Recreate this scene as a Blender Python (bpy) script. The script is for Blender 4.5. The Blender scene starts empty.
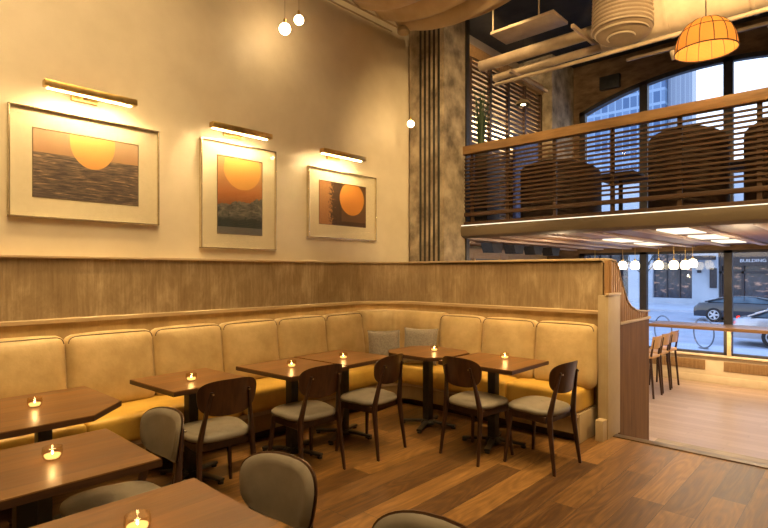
import bpy, bmesh, math, random
from mathutils import Vector, Matrix
random.seed(7)
C = bpy.context.scene.collection
S = bpy.context.scene
PI = math.pi

# ------------------------------------------------------------------ materials
class NT:
    def __init__(s, name):
        s.m = bpy.data.materials.new(name); s.m.use_nodes = True
        s.t = s.m.node_tree; s.t.nodes.clear()
        s.out = s.t.nodes.new('ShaderNodeOutputMaterial')
    def n(s, typ, **kw):
        nd = s.t.nodes.new(typ)
        for k, v in kw.items(): setattr(nd, k, v)
        return nd
    def link(s, a, b): s.t.links.new(a, b)
    def setin(s, nd, i, v):
        if isinstance(v, (int, float, tuple, list)): nd.inputs[i].default_value = v
        else: s.link(v, nd.inputs[i])
    def math(s, op, a, b=0.0, c=None):
        nd = s.n('ShaderNodeMath', operation=op)
        s.setin(nd, 0, a); s.setin(nd, 1, b)
        if c is not None: s.setin(nd, 2, c)
        return nd.outputs[0]
    def mix(s, f, a, b, mode='MIX'):
        nd = s.n('ShaderNodeMix', data_type='RGBA', blend_type=mode)
        s.setin(nd, 0, f); s.setin(nd, 6, a); s.setin(nd, 7, b)
        return nd.outputs[2]
    def coord(s, which='Object'): return s.n('ShaderNodeTexCoord').outputs[which]
    def mapping(s, v, scale=(1,1,1), loc=(0,0,0), rot=(0,0,0)):
        nd = s.n('ShaderNodeMapping'); s.link(v, nd.inputs[0])
        nd.inputs[1].default_value = loc; nd.inputs[2].default_value = rot; nd.inputs[3].default_value = scale
        return nd.outputs[0]
    def noise(s, v, scale=5, detail=4, rough=.55, dist=0, out=0):
        nd = s.n('ShaderNodeTexNoise'); s.link(v, nd.inputs['Vector'])
        nd.inputs['Scale'].default_value = scale; nd.inputs['Detail'].default_value = detail
        nd.inputs['Roughness'].default_value = rough; nd.inputs['Distortion'].default_value = dist
        return nd.outputs[out]
    def ramp(s, f, stops, interp='LINEAR'):
        nd = s.n('ShaderNodeValToRGB'); s.link(f, nd.inputs[0]); cr = nd.color_ramp
        cr.interpolation = interp
        while len(cr.elements) < len(stops): cr.elements.new(.5)
        for e, (p, c) in zip(cr.elements, stops):
            e.position = p; e.color = c if len(c) == 4 else (*c, 1)
        return nd.outputs[0]
    def sep(s, v):
        nd = s.n('ShaderNodeSeparateXYZ'); s.link(v, nd.inputs[0]); return nd.outputs
    def comb(s, x, y, z):
        nd = s.n('ShaderNodeCombineXYZ')
        for i, v in enumerate((x, y, z)): s.setin(nd, i, v)
        return nd.outputs[0]
    def bsdf(s, col, rough=.5, metal=0, bump=None, bs=.1, bd=.01, coat=0, spec=.5, sheen=0, normal=None, subsurf=0):
        b = s.n('ShaderNodeBsdfPrincipled')
        s.setin(b, 'Base Color', col if not (isinstance(col, tuple) and len(col) == 3) else (*col, 1))
        s.setin(b, 'Roughness', rough); s.setin(b, 'Metallic', metal)
        b.inputs['Coat Weight'].default_value = coat; b.inputs['Coat Roughness'].default_value = .08
        b.inputs['Specular IOR Level'].default_value = spec
        b.inputs['Sheen Weight'].default_value = sheen
        if bump is not None:
            bp = s.n('ShaderNodeBump'); bp.inputs['Strength'].default_value = bs; bp.inputs['Distance'].default_value = bd
            s.link(bump, bp.inputs['Height']); s.link(bp.outputs[0], b.inputs['Normal'])
        s.link(b.outputs[0], s.out.inputs[0]); return b

def noisy(name, c1, c2, scale=4, stretch=(1,1,1), rough=.6, detail=5, bump=.15, bd=.004, metal=0, lo=.35, hi=.65, coat=0, sheen=0, spec=.5, dist=0):
    n = NT(name); v = n.mapping(n.coord(), stretch)
    f = n.noise(v, scale, detail, .6, dist)
    col = n.ramp(f, [(lo, c1), (hi, c2)])
    n.bsdf(col, rough, metal, f, bump, bd, coat, spec, sheen)
    return n.m

def emit(name, col, strength):
    n = NT(name); e = n.n('ShaderNodeEmission')
    e.inputs[0].default_value = (*col, 1); e.inputs[1].default_value = strength
    # a faint noise keeps the glow surface uneven like frosted glass
    f = n.noise(n.coord(), 6, 2); n.link(n.math('MULTIPLY_ADD', f, .2 * strength, .9 * strength), e.inputs[1])
    n.link(e.outputs[0], n.out.inputs[0]); return n.m

def planks(name, along, w, L, stops, rough=.4, gap=.012, grain=1.0, bump=.25, coat=0):
    """wood boards running along axis 'x' or 'y' of the object"""
    n = NT(name); co = n.coord(); s = n.sep(co)
    u, v = (s[0], s[1]) if along == 'x' else (s[1], s[0])
    r = n.math('DIVIDE', v, w); row = n.math('FLOOR', r)
    wn = n.n('ShaderNodeTexWhiteNoise', noise_dimensions='1D'); n.link(row, wn.inputs['W'])
    uu = n.math('ADD', n.math('DIVIDE', u, L), n.math('MULTIPLY', wn.outputs[0], 7.3)); colm = n.math('FLOOR', uu)
    wn2 = n.n('ShaderNodeTexWhiteNoise', noise_dimensions='2D'); n.link(n.comb(row, colm, 0), wn2.inputs['Vector'])
    rnd = wn2.outputs[0]
    gv = n.comb(n.math('MULTIPLY', u, 1.1), n.math('MULTIPLY_ADD', v, 11, n.math('MULTIPLY', rnd, 50)), n.math('MULTIPLY', rnd, 30))
    g1 = n.noise(gv, 1.6, 6, .6, 1.2)
    g2 = n.noise(n.comb(n.math('MULTIPLY', u, 2.5), n.math('MULTIPLY', v, 90), rnd), 1.2, 3)
    # cathedral rings on some boards
    ring = n.noise(n.comb(n.math('MULTIPLY', u, .9), n.math('MULTIPLY_ADD', v, 5, n.math('MULTIPLY', rnd, 90)), rnd), 1.1, 1, .5, .3)
    rg = n.math('SINE', n.math('MULTIPLY', ring, 70))
    t = n.math('ADD', n.math('MULTIPLY', rnd, .36), n.math('MULTIPLY', g1, .64 * grain))
    t = n.math('ADD', t, n.math('MULTIPLY', n.math('SUBTRACT', g2, .5), .3 * grain))
    t = n.math('ADD', t, n.math('MULTIPLY', rg, .05 * grain))
    col = n.ramp(t, stops)
    fr = n.math('FRACT', r); fu = n.math('FRACT', uu)
    e1 = n.math('LESS_THAN', n.math('MINIMUM', fr, n.math('SUBTRACT', 1, fr)), gap)
    e2 = n.math('LESS_THAN', n.math('MINIMUM', fu, n.math('SUBTRACT', 1, fu)), gap * w / L)
    e = n.math('MAXIMUM', e1, e2)
    col = n.mix(n.math('MULTIPLY', e, .75), col, (.03, .018, .01, 1))
    h = n.math('SUBTRACT', n.math('MULTIPLY', g2, .4), e)
    n.bsdf(col, n.math('MULTIPLY_ADD', g1, .2, rough - .1), 0, h, bump, .004, coat)
    return n.m

def glass_mat(name, tint=(1,1,1), ior=1.45, refl=1.0):
    n = NT(name)
    tr = n.n('ShaderNodeBsdfTransparent'); tr.inputs[0].default_value = (*tint, 1)
    gl = n.n('ShaderNodeBsdfGlossy'); gl.inputs['Roughness'].default_value = .02
    fr = n.n('ShaderNodeFresnel'); ge = n.n('ShaderNodeNewGeometry')
    n.link(n.math('MULTIPLY_ADD', ge.outputs['Backfacing'], 1/ior-ior, ior), fr.inputs[0])
    mx = n.n('ShaderNodeMixShader'); n.link(n.math('MULTIPLY', fr.outputs[0], refl), mx.inputs[0]); n.link(tr.outputs[0], mx.inputs[1]); n.link(gl.outputs[0], mx.inputs[2])
    n.link(mx.outputs[0], n.out.inputs[0]); return n.m

M = {}
M['plaster'] = noisy('warm_plaster', (.70,.60,.43), (.80,.70,.52), 2.2, rough=.46, bump=.25, bd=.006, lo=.3, hi=.7)
M['room'] = noisy('room_plaster', (.42,.34,.24), (.5,.42,.3), 2, rough=.8)
def wains():
    n = NT('limewashed_panel'); co = n.coord()
    a = n.noise(n.mapping(co, (3.2,3.2,1.3)), 2.0, 7, .7, .4); b = n.noise(n.mapping(co, (45,45,2.4)), 1, 4, .7); c = n.noise(co, 1.2, 3)
    t = n.math('ADD', n.math('MULTIPLY', a, .5), n.math('ADD', n.math('MULTIPLY', b, .25), n.math('MULTIPLY', c, .25)))
    col = n.ramp(t, [(.36, (.22,.145,.07)), (.5, (.33,.235,.125)), (.63, (.54,.42,.26))])
    n.bsdf(col, .6, 0, t, .3, .006); return n.m
M['wainscot'] = wains()
M['wainscot_low'] = noisy('brown_panel', (.27,.175,.075), (.36,.24,.11), 3, (3,3,1), .6)
M['trim'] = noisy('pale_oak_trim', (.46,.34,.20), (.56,.43,.27), 5, (1,1,8), .45)
M['floor'] = planks('oak_floor', 'x', .2, 1.9, [(.25,(.06,.025,.006)), (.42,(.11,.05,.012)), (.6,(.18,.086,.021)), (.8,(.29,.15,.042))], .46, .012)
M['floor_low'] = planks('light_floor', 'y', .13, 2.2, [(.05,(.33,.23,.18)), (.5,(.44,.33,.27)), (.95,(.54,.42,.36))], .33, .01, .7)
M['nosing'] = noisy('bronze_nosing', (.10,.07,.045), (.16,.11,.07), 9, rough=.4, metal=.4)
M['greyoak'] = noisy('grey_oak', (.16,.12,.09), (.30,.24,.19), 2, (14,1.5,1), .5, dist=.6)
M['concrete'] = noisy('rough_concrete', (.13,.10,.065), (.46,.375,.26), 4, (1,1,.9), .85, 9, .9, .02, lo=.33, hi=.66)
M['brick'] = noisy('brown_masonry', (.12,.07,.035), (.26,.165,.09), 3, (1,1,3), .85, 7, .5, .02)
M['dark'] = noisy('dark_ceiling', (.012,.010,.008), (.03,.025,.02), 3, rough=.9)
M['steel'] = noisy('black_steel', (.012,.011,.010), (.03,.026,.022), 9, rough=.45, bump=.05)
M['darkframe'] = noisy('dark_window_frame', (.022,.02,.024), (.04,.035,.04), 6, rough=.5, bump=.05)
M['tabletop'] = planks('walnut_tabletop', 'x', .11, 3.5, [(.1,(.085,.034,.008)), (.45,(.145,.062,.014)), (.7,(.195,.088,.022)), (.95,(.27,.13,.036))], .40, .003, 1.0, .06, .04)
M['tableedge'] = noisy('walnut_edge', (.05,.022,.01), (.10,.045,.018), 3, (1,1,14), .4)
M['chairwood'] = noisy('dark_walnut', (.036,.014,.006), (.080,.033,.013), 4, (6,6,.7), .30, 5, .05, coat=.2, dist=.5)
M['leg'] = noisy('dark_stained_leg', (.028,.011,.006), (.055,.022,.010), 5, (5,5,.5), .35, 4, .04)
M['greyvinyl'] = noisy('taupe_vinyl', (.20,.172,.132), (.24,.208,.162), 12, rough=.42, bump=.06, bd=.002)
M['seatvinyl'] = noisy('mustard_vinyl', (.50,.29,.045), (.66,.41,.08), 3, rough=.38, bump=.35, bd=.012)
M['cushion'] = noisy('honey_cushion', (.45,.315,.135), (.58,.42,.20), 5, rough=.5, bump=.5, bd=.014, sheen=.1)
M['piping'] = noisy('brown_piping', (.06,.035,.015), (.1,.06,.03), 9, rough=.5)
M['pillow'] = noisy('grey_linen', (.20,.17,.135), (.29,.25,.205), 60, rough=.85, bump=.3, bd=.002, sheen=.2)
M['brass'] = noisy('brushed_brass', (.55,.36,.12), (.70,.48,.18), 8, (1,1,1), .28, metal=1, bump=.03)
M['chrome'] = noisy('steel_screw', (.55,.5,.42), (.65,.6,.5), 20, rough=.25, metal=1, bump=.02)
M['silverframe'] = noisy('champagne_frame', (.72,.62,.42), (.82,.72,.52), 14, (1,1,1), .25, metal=.9, bump=.03)
M['mat'] = noisy('cream_mat', (.80,.70,.48), (.84,.74,.52), 30, rough=.7, bump=.03)
M['glass'] = glass_mat('clear_glass')
M['picglass'] = glass_mat('picture_glass', refl=.8)
M['cupglass'] = glass_mat('votive_glass', (.98,.93,.82), 1.5)
M['wax'] = emit('glowing_wax', (1, .55, .18), 1.6)
M['flame'] = emit('flame', (1, .66, .26), 28)
M['bulb'] = emit('bulb_glass', (1, .70, .36), 26)
M['strip'] = emit('picture_light_strip', (1, .74, .38), 260)
M['led'] = emit('led_strip', (1, .70, .32), 8.0)
M['ledcool'] = emit('fascia_led', (1, .82, .58), 1.3)
M['soffitlight'] = emit('soffit_light', (1, .84, .6), 1.3)
M['shadeglow'] = emit('opal_shade', (1, .80, .50), 5)
M['fabric'] = noisy('tan_drape', (.40,.29,.17), (.48,.36,.22), 3, rough=.9, bump=.2, bd=.01, sheen=.2)
M['rail'] = noisy('warm_rail_wood', (.22,.12,.045), (.34,.20,.085), 3, (6,.7,6), .4, dist=.5)
M['slat'] = noisy('brown_slat', (.05,.024,.011), (.085,.042,.019), 4, (6,.6,6), .45)
M['fascia'] = noisy('bronze_fascia', (.12,.09,.055), (.16,.12,.075), 2, (1,.3,1), .5, bump=.03)
M['duct'] = noisy('tan_duct', (.38,.29,.20), (.48,.38,.27), 3, rough=.55, bump=.08)
M['pipe'] = noisy('tan_pipe', (.30,.22,.145), (.40,.30,.20), 5, rough=.5, bump=.08)
M['ductdark'] = noisy('dark_tan_duct', (.22,.155,.095), (.27,.19,.12), 5, rough=.7)
M['booth'] = noisy('dark_booth_fabric', (.035,.018,.010), (.06,.03,.016), 7, rough=.7)
M['panelwood'] = noisy('reddish_oak_panel', (.115,.054,.017), (.20,.10,.034), 2.5, (7,7,.6), .6, 6, dist=.6, spec=.25)
M['slatoak'] = noisy('oak_slats', (.26,.145,.06), (.40,.235,.11), 3, (9,9,.6), .5, 5)
M['postcream'] = noisy('cream_post', (.42,.32,.19), (.48,.38,.23), 4, rough=.5, bump=.05)
M['creamwall'] = noisy('cream_wall', (.60,.50,.34), (.68,.58,.41), 4, rough=.55, bump=.05)
M['beam'] = noisy('pinkish_beam', (.56,.44,.35), (.64,.52,.43), 3, (.6,6,6), .5)
M['coffer'] = noisy('brown_coffer', (.13,.06,.022), (.21,.105,.045), 3, (.6,6,6), .5)
M['stoolwood'] = noisy('tan_stool_back', (.50,.28,.10), (.60,.36,.15), 4, rough=.4)
M['bar'] = noisy('bar_wood', (.26,.14,.06), (.36,.20,.09), 3, (5,.8,5), .35)
M['grille'] = noisy('wood_grille', (.26,.155,.06), (.36,.22,.10), 3, (1,14,1), .5)
M['green'] = noisy('leaf_green', (.025,.05,.018), (.06,.10,.035), 6, rough=.6)
M['pot'] = noisy('dark_pot', (.03,.022,.015), (.05,.035,.022), 6, rough=.6)
M['blue'] = noisy('blue_pattern', (.012,.022,.13), (.05,.08,.32), 16, (1,1,1), .5, lo=.45, hi=.55)
# outdoors
M['asphalt'] = noisy('asphalt', (.30,.34,.42), (.38,.42,.5), 1.5, rough=.6)
M['sidewalk'] = noisy('sidewalk', (.42,.47,.56), (.52,.57,.66), 1.2, rough=.7)
M['kerbshade'] = noisy('kerb_shade', (.10,.15,.28), (.15,.21,.36), 1.2, rough=.6)  # deep blue of the shade along the kerb, put into colour
M['stone'] = noisy('pale_stone', (.36,.42,.50), (.44,.50,.58), .8, rough=.7)
M['stonedark'] = noisy('grey_stone', (.14,.16,.20), (.2,.22,.27), .8, rough=.7)
M['shopglass'] = noisy('dark_shop_glass', (.015,.022,.04), (.10,.12,.17), .5, rough=.15, bump=.0, detail=6, lo=.4, hi=.75)
M['carblack'] = noisy('black_paint', (.008,.010,.016), (.014,.017,.026), 3, rough=.18, coat=1, bump=0)
M['carsilver'] = noisy('silver_paint', (.50,.49,.50), (.56,.55,.56), 3, rough=.25, metal=.35, coat=1, bump=0)
M['carglass'] = noisy('car_glass', (.03,.05,.07), (.08,.12,.15), 2, rough=.08, bump=0)
M['tyre'] = noisy('tyre_rubber', (.01,.01,.011), (.02,.02,.022), 20, rough=.8)
M['alloy'] = noisy('alloy_wheel', (.5,.52,.56), (.6,.62,.66), 9, rough=.3, metal=.7, bump=0)
M['tail'] = emit('tail_light', (1, .05, .04), 1.2)
M['rackmetal'] = noisy('rack_metal', (.14,.16,.19), (.2,.22,.26), 8, rough=.45, metal=.5)
M['bark'] = noisy('bark', (.03,.028,.028), (.06,.055,.05), 9, rough=.9)
M['signwhite'] = noisy('sign_letters', (.6,.62,.66), (.68,.7,.74), 9, rough=.5)
M['shoplamp'] = emit('shop_lamp', (1, .55, .25), 1.3)

def shop_glass():
    n = NT('lit_shop_glass'); co = n.coord(); f = n.noise(n.mapping(co, (1,1.6,.8)), .7, 7, .75, .8)
    b = n.bsdf(n.ramp(f, [(.4,(.010,.014,.026)), (.62,(.05,.06,.09))]), .12)
    s_ = n.sep(co); g = n.noise(n.mapping(co, (1,.8,2.2)), 2.1, 3)
    n.link(n.ramp(g, [(.56,(0,0,0)), (.66,(.4,.25,.2)), (.76,(.9,.62,.5))]), b.inputs['Emission Color']); b.inputs['Emission Strength'].default_value = .45
    return n.m
M['shopglass'] = shop_glass()
def tower_mat(name, base, dark, sx, sz, dens):
    n = NT(name); s = n.sep(n.coord())
    fy = n.math('FRACT', n.math('DIVIDE', s[1], sx)); fz = n.math('FRACT', n.math('DIVIDE', s[2], sz))
    iy = n.math('FLOOR', n.math('DIVIDE', s[1], sx)); iz = n.math('FLOOR', n.math('DIVIDE', s[2], sz))
    w = n.math('MULTIPLY', n.math('GREATER_THAN', fy, .16), n.math('GREATER_THAN', fz, .2))
    wn = n.n('ShaderNodeTexWhiteNoise', noise_dimensions='2D'); n.link(n.comb(iy, iz, 0), wn.inputs['Vector'])
    k = n.math('MULTIPLY', w, n.math('MULTIPLY_ADD', wn.outputs[0], dens, 1 - dens))
    n.bsdf(n.mix(k, (*base, 1), (*dark, 1)), .35); return n.m
M['towerglass'] = tower_mat('blue_glass_tower', (.17,.27,.44), (.02,.07,.19), .9, 1.7, .7)
M['towerstripe'] = tower_mat('striped_tower', (.24,.30,.40), (.14,.19,.29), .5, 30, .35)

def art_mat(kind):
    n = NT('print_' + kind); g = n.sep(n.coord('Generated')); u, v = g[0], g[2]
    uv = n.comb(u, v, 0)
    def disc(cx, cy, rx, ry):
        a = n.math('POWER', n.math('DIVIDE', n.math('SUBTRACT', u, cx), rx), 2); b = n.math('POWER', n.math('DIVIDE', n.math('SUBTRACT', v, cy), ry), 2)
        return n.math('LESS_THAN', n.math('ADD', a, b), 1)
    if kind == 'sea':
        f = n.noise(n.comb(n.math('MULTIPLY', u, 5), n.math('MULTIPLY', v, 34), 0), 1.2, 6, .6, .6)
        sea = n.ramp(f, [(.35, (.07,.05,.045)), (.5, (.17,.12,.09)), (.68, (.50,.33,.20))])
        sea = n.mix(n.math('MULTIPLY', n.math('SUBTRACT', .64, v), .8), sea, (.03,.03,.035,1))
        sky = n.mix(n.math('MULTIPLY', n.math('SUBTRACT', v, .6), 2.4), (.52,.28,.13,1), (.50,.36,.22,1))
        c = n.mix(n.math('LESS_THAN', v, .66), sky, sea)
        sun = n.mix(v, (.85,.36,.08,1), (.90,.50,.15,1))
        c = n.mix(n.math('MULTIPLY', disc(.54, .92, .22, .42), n.math('GREATER_THAN', v, .5)), c, sun)
        c2 = n.math('MULTIPLY', n.math('GREATER_THAN', f, .62), n.math('LESS_THAN', v, .66))
        c = n.mix(n.math('MULTIPLY', c2, .5), c, (.6,.38,.2,1))
    elif kind == 'hill':
        f = n.noise(n.comb(n.math('MULTIPLY', u, 3), n.math('MULTIPLY', v, 9), 0), 2, 7, .65, 1.0)
        sky = n.ramp(n.math('ADD', v, n.math('MULTIPLY', f, .12)), [(.42,(.30,.10,.03)), (.62,(.50,.19,.05)), (.8,(.52,.26,.09)), (1,(.46,.27,.11))])
        c = n.mix(disc(.55, .86, .42, .27), sky, (.72,.37,.085,1))
        hill = n.ramp(f, [(.3,(.03,.035,.03)), (.5,(.13,.125,.10)), (.7,(.32,.28,.21))])
        f2 = n.noise(n.comb(n.math('MULTIPLY', u, 2.2), 1.7, 0), 1.5, 4); hz = n.math('ADD', .20, n.math('ADD', n.math('MULTIPLY', u, .12), n.math('MULTIPLY', f2, .26)))
        c = n.mix(n.math('LESS_THAN', v, n.math('ADD', hz, n.math('MULTIPLY', f, .08))), c, hill)
        c = n.mix(n.math('LESS_THAN', v, n.math('ADD', .07, n.math('MULTIPLY', f, .28))), c, (.035,.045,.04,1))
        c = n.mix(n.math('LESS_THAN', v, .09), c, (.17,.16,.14,1))
    else:
        f = n.noise(n.comb(n.math('MULTIPLY', u, 22), n.math('MULTIPLY', v, 16), 0), 1, 6, .7, .3)
        c = n.mix(f, (.40,.17,.05,1), (.50,.25,.09,1))
        dk = n.mix(f, (.045,.022,.012,1), (.13,.065,.03,1))
        edge = n.math('ADD', .24, n.math('MULTIPLY', n.math('SUBTRACT', f, .5), .55))
        c = n.mix(n.math('GREATER_THAN', u, edge), c, dk)
        c = n.mix(n.math('MULTIPLY', n.math('GREATER_THAN', u, .46), n.math('GREATER_THAN', v, .1)), c, (.17,.085,.035,1))
        c = n.mix(disc(.69, .66, .27, .40), c, (.72,.29,.055,1))
    n.bsdf(c, .5); return n.m
for k in ('sea', 'hill', 'dune'): M['art_' + k] = art_mat(k)

# ------------------------------------------------------------------ mesh builder
class MB:
    def __init__(s): s.bm = bmesh.new(); s.mi = 0
    def _v(s, p): return s.bm.verts.new(p)
    def face(s, vs):
        try: f = s.bm.faces.new(vs); f.material_index = s.mi; f.smooth = True; return f
        except ValueError: return None
    def box(s, x0, x1, y0, y1, z0, z1, bev=0, mat=None):
        b = bmesh.new()
        bmesh.ops.create_cube(b, size=1)
        for v in b.verts: v.co = Vector(((x0+x1)/2 + v.co.x*(x1-x0), (y0+y1)/2 + v.co.y*(y1-y0), (z0+z1)/2 + v.co.z*(z1-z0)))
        if bev: bmesh.ops.bevel(b, geom=b.edges[:], offset=bev, segments=2, affect='EDGES', profile=.6)
        s.merge(b, mat); return s
    def merge(s, b, mat=None):
        if mat: bmesh.ops.transform(b, matrix=mat, verts=b.verts[:])
        mp = {}
        for v in b.verts: mp[v] = s.bm.verts.new(v.co)
        for f in b.faces: s.face([mp[v] for v in f.verts])
        b.free()
    def rings(s, rings, closed=False, caps=True):
        vs = [[s._v(p) for p in r] for r in rings]; n = len(vs[0])
        cnt = len(vs) if closed else len(vs)-1
        for i in range(cnt):
            a, b = vs[i], vs[(i+1) % len(vs)]
            for j in range(n): s.face([a[j], a[(j+1) % n], b[(j+1) % n], b[j]])
        if caps and not closed: s.face(vs[0][::-1]); s.face(vs[-1])
        return s
    def tube(s, pts, r, n=10, closed=False):
        pts = [Vector(p) for p in pts]; rs = r if isinstance(r, (list, tuple)) else [r]*len(pts)
        R = []; up = None
        for i, p in enumerate(pts):
            if closed: d = pts[(i+1) % len(pts)] - pts[i-1]
            else: d = pts[min(i+1, len(pts)-1)] - pts[max(i-1, 0)]
            d.normalize()
            if up is None:
                up = Vector((0,0,1)) if abs(d.z) < .9 else Vector((1,0,0))
            a = d.cross(up); a.normalize(); b = a.cross(d); b.normalize(); up = b
            R.append([p + (a*math.cos(2*PI*k/n) + b*math.sin(2*PI*k/n))*rs[i] for k in range(n)])
        return s.rings(R, closed)
    def bar(s, p0, p1, w0, d0, w1=None, d1=None, xa=(1,0,0), rnd=.3):
        """tapered bar with softened rectangular section"""
        p0, p1 = Vector(p0), Vector(p1); w1 = w1 or w0; d1 = d1 or d0
        z = (p1-p0).normalized(); x = Vector(xa); x = (x - z*x.dot(z)).normalized(); y = z.cross(x)
        def ring(p, w, d):
            o = []
            for k in range(12):
                a = 2*PI*(k+.5)/12; c, q = math.cos(a), math.sin(a); e = .5
                o.append(p + x*math.copysign(abs(c)**e, c)*w/2 + y*math.copysign(abs(q)**e, q)*d/2)
            return o
        return s.rings([ring(p0, w0, d0), ring(p1, w1, d1)])
    def lathe(s, prof, n=24, at=(0,0,0)):
        a = Vector(at)
        R = [[a + Vector((r*math.cos(2*PI*k/n), r*math.sin(2*PI*k/n), z)) for k in range(n)] for r, z in prof]
        return s.rings(R)
    def prism(s, poly, z0, z1, bev=0):
        b = bmesh.new(); vs = [b.verts.new((x, y, z0)) for x, y in poly]; f = b.faces.new(vs)
        r = bmesh.ops.extrude_face_region(b, geom=[f]); 
        for v in r['geom']:
            if isinstance(v, bmesh.types.BMVert): v.co.z = z1
        bmesh.ops.recalc_face_normals(b, faces=b.faces[:])
        if bev: bmesh.ops.bevel(b, geom=[e for e in b.edges], offset=bev, segments=2, affect='EDGES')
        s.merge(b); return s
    def rbox(s, cx, cy, cz, sx, sy, sz, r, bulge=(0,0,0), n=10, mat=None):
        b = bmesh.new(); bmesh.ops.create_cube(b, size=2)
        bmesh.ops.subdivide_edges(b, edges=b.edges[:], cuts=n, use_grid_fill=True)
        h = Vector((sx/2, sy/2, sz/2))
        for v in b.verts:
            q = v.co.copy()
            # denser near the edges
            q = Vector([math.copysign(1-(1-abs(t))**1.5, t) for t in q])
            p = Vector((q.x*h.x, q.y*h.y, q.z*h.z)); i = Vector([max(-(h[k]-r), min(h[k]-r, p[k])) for k in range(3)])
            d = p-i
            if d.length > 1e-9: p = i + d.normalized()*r
            for k in range(3):
                o = [a for a in range(3) if a != k]
                p[k] += math.copysign(bulge[k], q[k])*(abs(q[k]) > .5)*(1-q[o[0]]**2)*(1-q[o[1]]**2)
            v.co = p + Vector((cx, cy, cz))
        s.merge(b, mat); return s
    def build(s, name, mat, parent=None, smooth=35, loc=None):
        me = bpy.data.meshes.new(name)
        bmesh.ops.remove_doubles(s.bm, verts=s.bm.verts[:], dist=1e-6)
        bmesh.ops.recalc_face_normals(s.bm, faces=s.bm.faces[:])
        s.bm.to_mesh(me); s.bm.free()
        for m in (mat if isinstance(mat, (list, tuple)) else [mat]): me.materials.append(m)
        try: me.set_sharp_from_angle(angle=math.radians(smooth))
        except Exception: pass
        o = bpy.data.objects.new(name, me); C.objects.link(o)
        if parent: o.parent = parent
        if loc: o.location = loc
        return o

def tag(o, label, cat, group=None, kind=None):
    if label: o['label'] = label
    if cat: o['category'] = cat
    if group: o['group'] = group
    if kind: o['kind'] = kind
    return o
def thing(name, label, cat, loc=(0,0,0), rz=0, group=None):
    o = bpy.data.objects.new(name, None); C.objects.link(o); o.location = loc; o.rotation_euler = (0,0,rz)
    o.empty_display_size = .1
    return tag(o, label, cat, group)
def struct(o): o['kind'] = 'structure'; return o
def copy_tree(o, parent=None):
    c = o.copy(); C.objects.link(c); c.parent = parent
    for ch in [x for x in kids.get(o.name, [])]: copy_tree(ch, c)
    return c
kids = {}
def index_kids():
    kids.clear()
    for o in bpy.data.objects:
        if o.parent: kids.setdefault(o.parent.name, []).append(o)
def dup(root, label, loc, rz=0, group=None):
    index_kids(); c = copy_tree(root); c.location = loc; c.rotation_euler = (0,0,rz); c['label'] = label
    if group: c['group'] = group
    return c

# ------------------------------------------------------------------ room layout numbers
YA, XD = 4.73, 5.08        # wainscot front on the art wall, divider front
LZ = -.5                   # lower floor
CZ = 6.0
XB = 6.15                  # balcony front
XW = 11.2                  # window wall
def fillet(yo, xo, r, x0, y1, n=10):
    """plan path along y=yo from x0, round the corner, then along x=xo down to y1"""
    pts = [(x0, yo)]; cx, cy = xo-r, yo-r
    for k in range(n+1):
        a = PI/2 - k/n*PI/2; pts.append((cx+r*math.cos(a), cy+r*math.sin(a)))
    pts.append((xo, y1)); return pts
def sweep(mb, prof, x0=-2.5, y1=1.87, R=.6, n=12):
    """prof = [(inward offset, z)]; follow wall corner"""
    paths = [fillet(YA-o, XD-o, max(R-o, .02), x0, y1, n) for o, z in prof]
    R_ = [[(paths[j][i][0], paths[j][i][1], prof[j][1]) for j in range(len(prof))] for i in range(len(paths[0]))]
    return mb.rings(R_)

# structure
struct(MB().box(-2.5, XD+.08, -4, 1.80, -.25, 0).box(-2.5, XD, 1.80, 5.0, -.25, 0).build('floor', M['floor']))
struct(MB().box(XD+.0, 13.5-2.3, -4, 5.6, LZ-.1, LZ).build('floor', M['floor_low']))
st = MB().box(XD+.24, XD+.5, -4, 1.72, LZ, -.17).box(XD+.5, XD+.76, -4, 1.72, LZ, -.34).build('step_block', M['greyoak']); struct(st)
struct(MB().box(XD+.08, XD+.24, -4, 1.45, -.25, -.001).box(XD+.0, XD+.24, -4, 1.72, LZ, -.26).build('threshold', M['greyoak']))
struct(MB().box(XD-.015, XD+.085, -4, 1.79, -.02, .010, .004).build('floor_nosing', M['nosing']))
struct(MB().box(-2.5, 6.15, 4.80, 5.0, 0, CZ).build('wall_north', M['plaster']))
struct(MB().box(-2.6, -2.5, -4, 5, 0, CZ).build('wall_west', M['room']))
struct(MB().box(-2.6, 11.3, -4.1, -4, LZ, CZ).build('wall_south', M['room']))
struct(MB().box(-2.6, 11.7, -4.1, 5.7, CZ, CZ+.1).build('ceiling', M['dark']))
struct(MB().box(6.1, 11.6, 5.5, 5.6, LZ, CZ).build('wall_stair', M['room']))

# wainscot
w = MB(); sweep(w, [(-.07,1.18), (0,1.18), (0,1.662), (-.07,1.662)])
struct(w.build('wainscot_panel', M['wainscot']))
w = MB(); sweep(w, [(-.07,.0), (-.012,.0), (-.012,1.158), (-.07,1.158)])
struct(w.build('wainscot_base', M['wainscot_low']))
w = MB(); sweep(w, [(-.09,1.658), (.026,1.658), (.032,1.662), (.032,1.676), (.028,1.680), (-.09,1.680)])
struct(w.build('trim_1', M['trim']))
w = MB(); sweep(w, [(-.07,1.158), (.03,1.158), (.03,1.148), (.038,1.148), (.040,1.176), (.03,1.182), (-.07,1.182)])
struct(w.build('trim_2', M['trim']))
# divider core behind the wainscot and its pilaster end
struct(MB().box(XD+.06, XD+.20, 1.87, 4.85, LZ, 1.64).build('wall_divider', M['panelwood']))
struct(MB().box(XD+.0, XD+.20, 1.85, 4.72, 1.640, 1.682, .004).build('trim_3', M['trim']))
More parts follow.
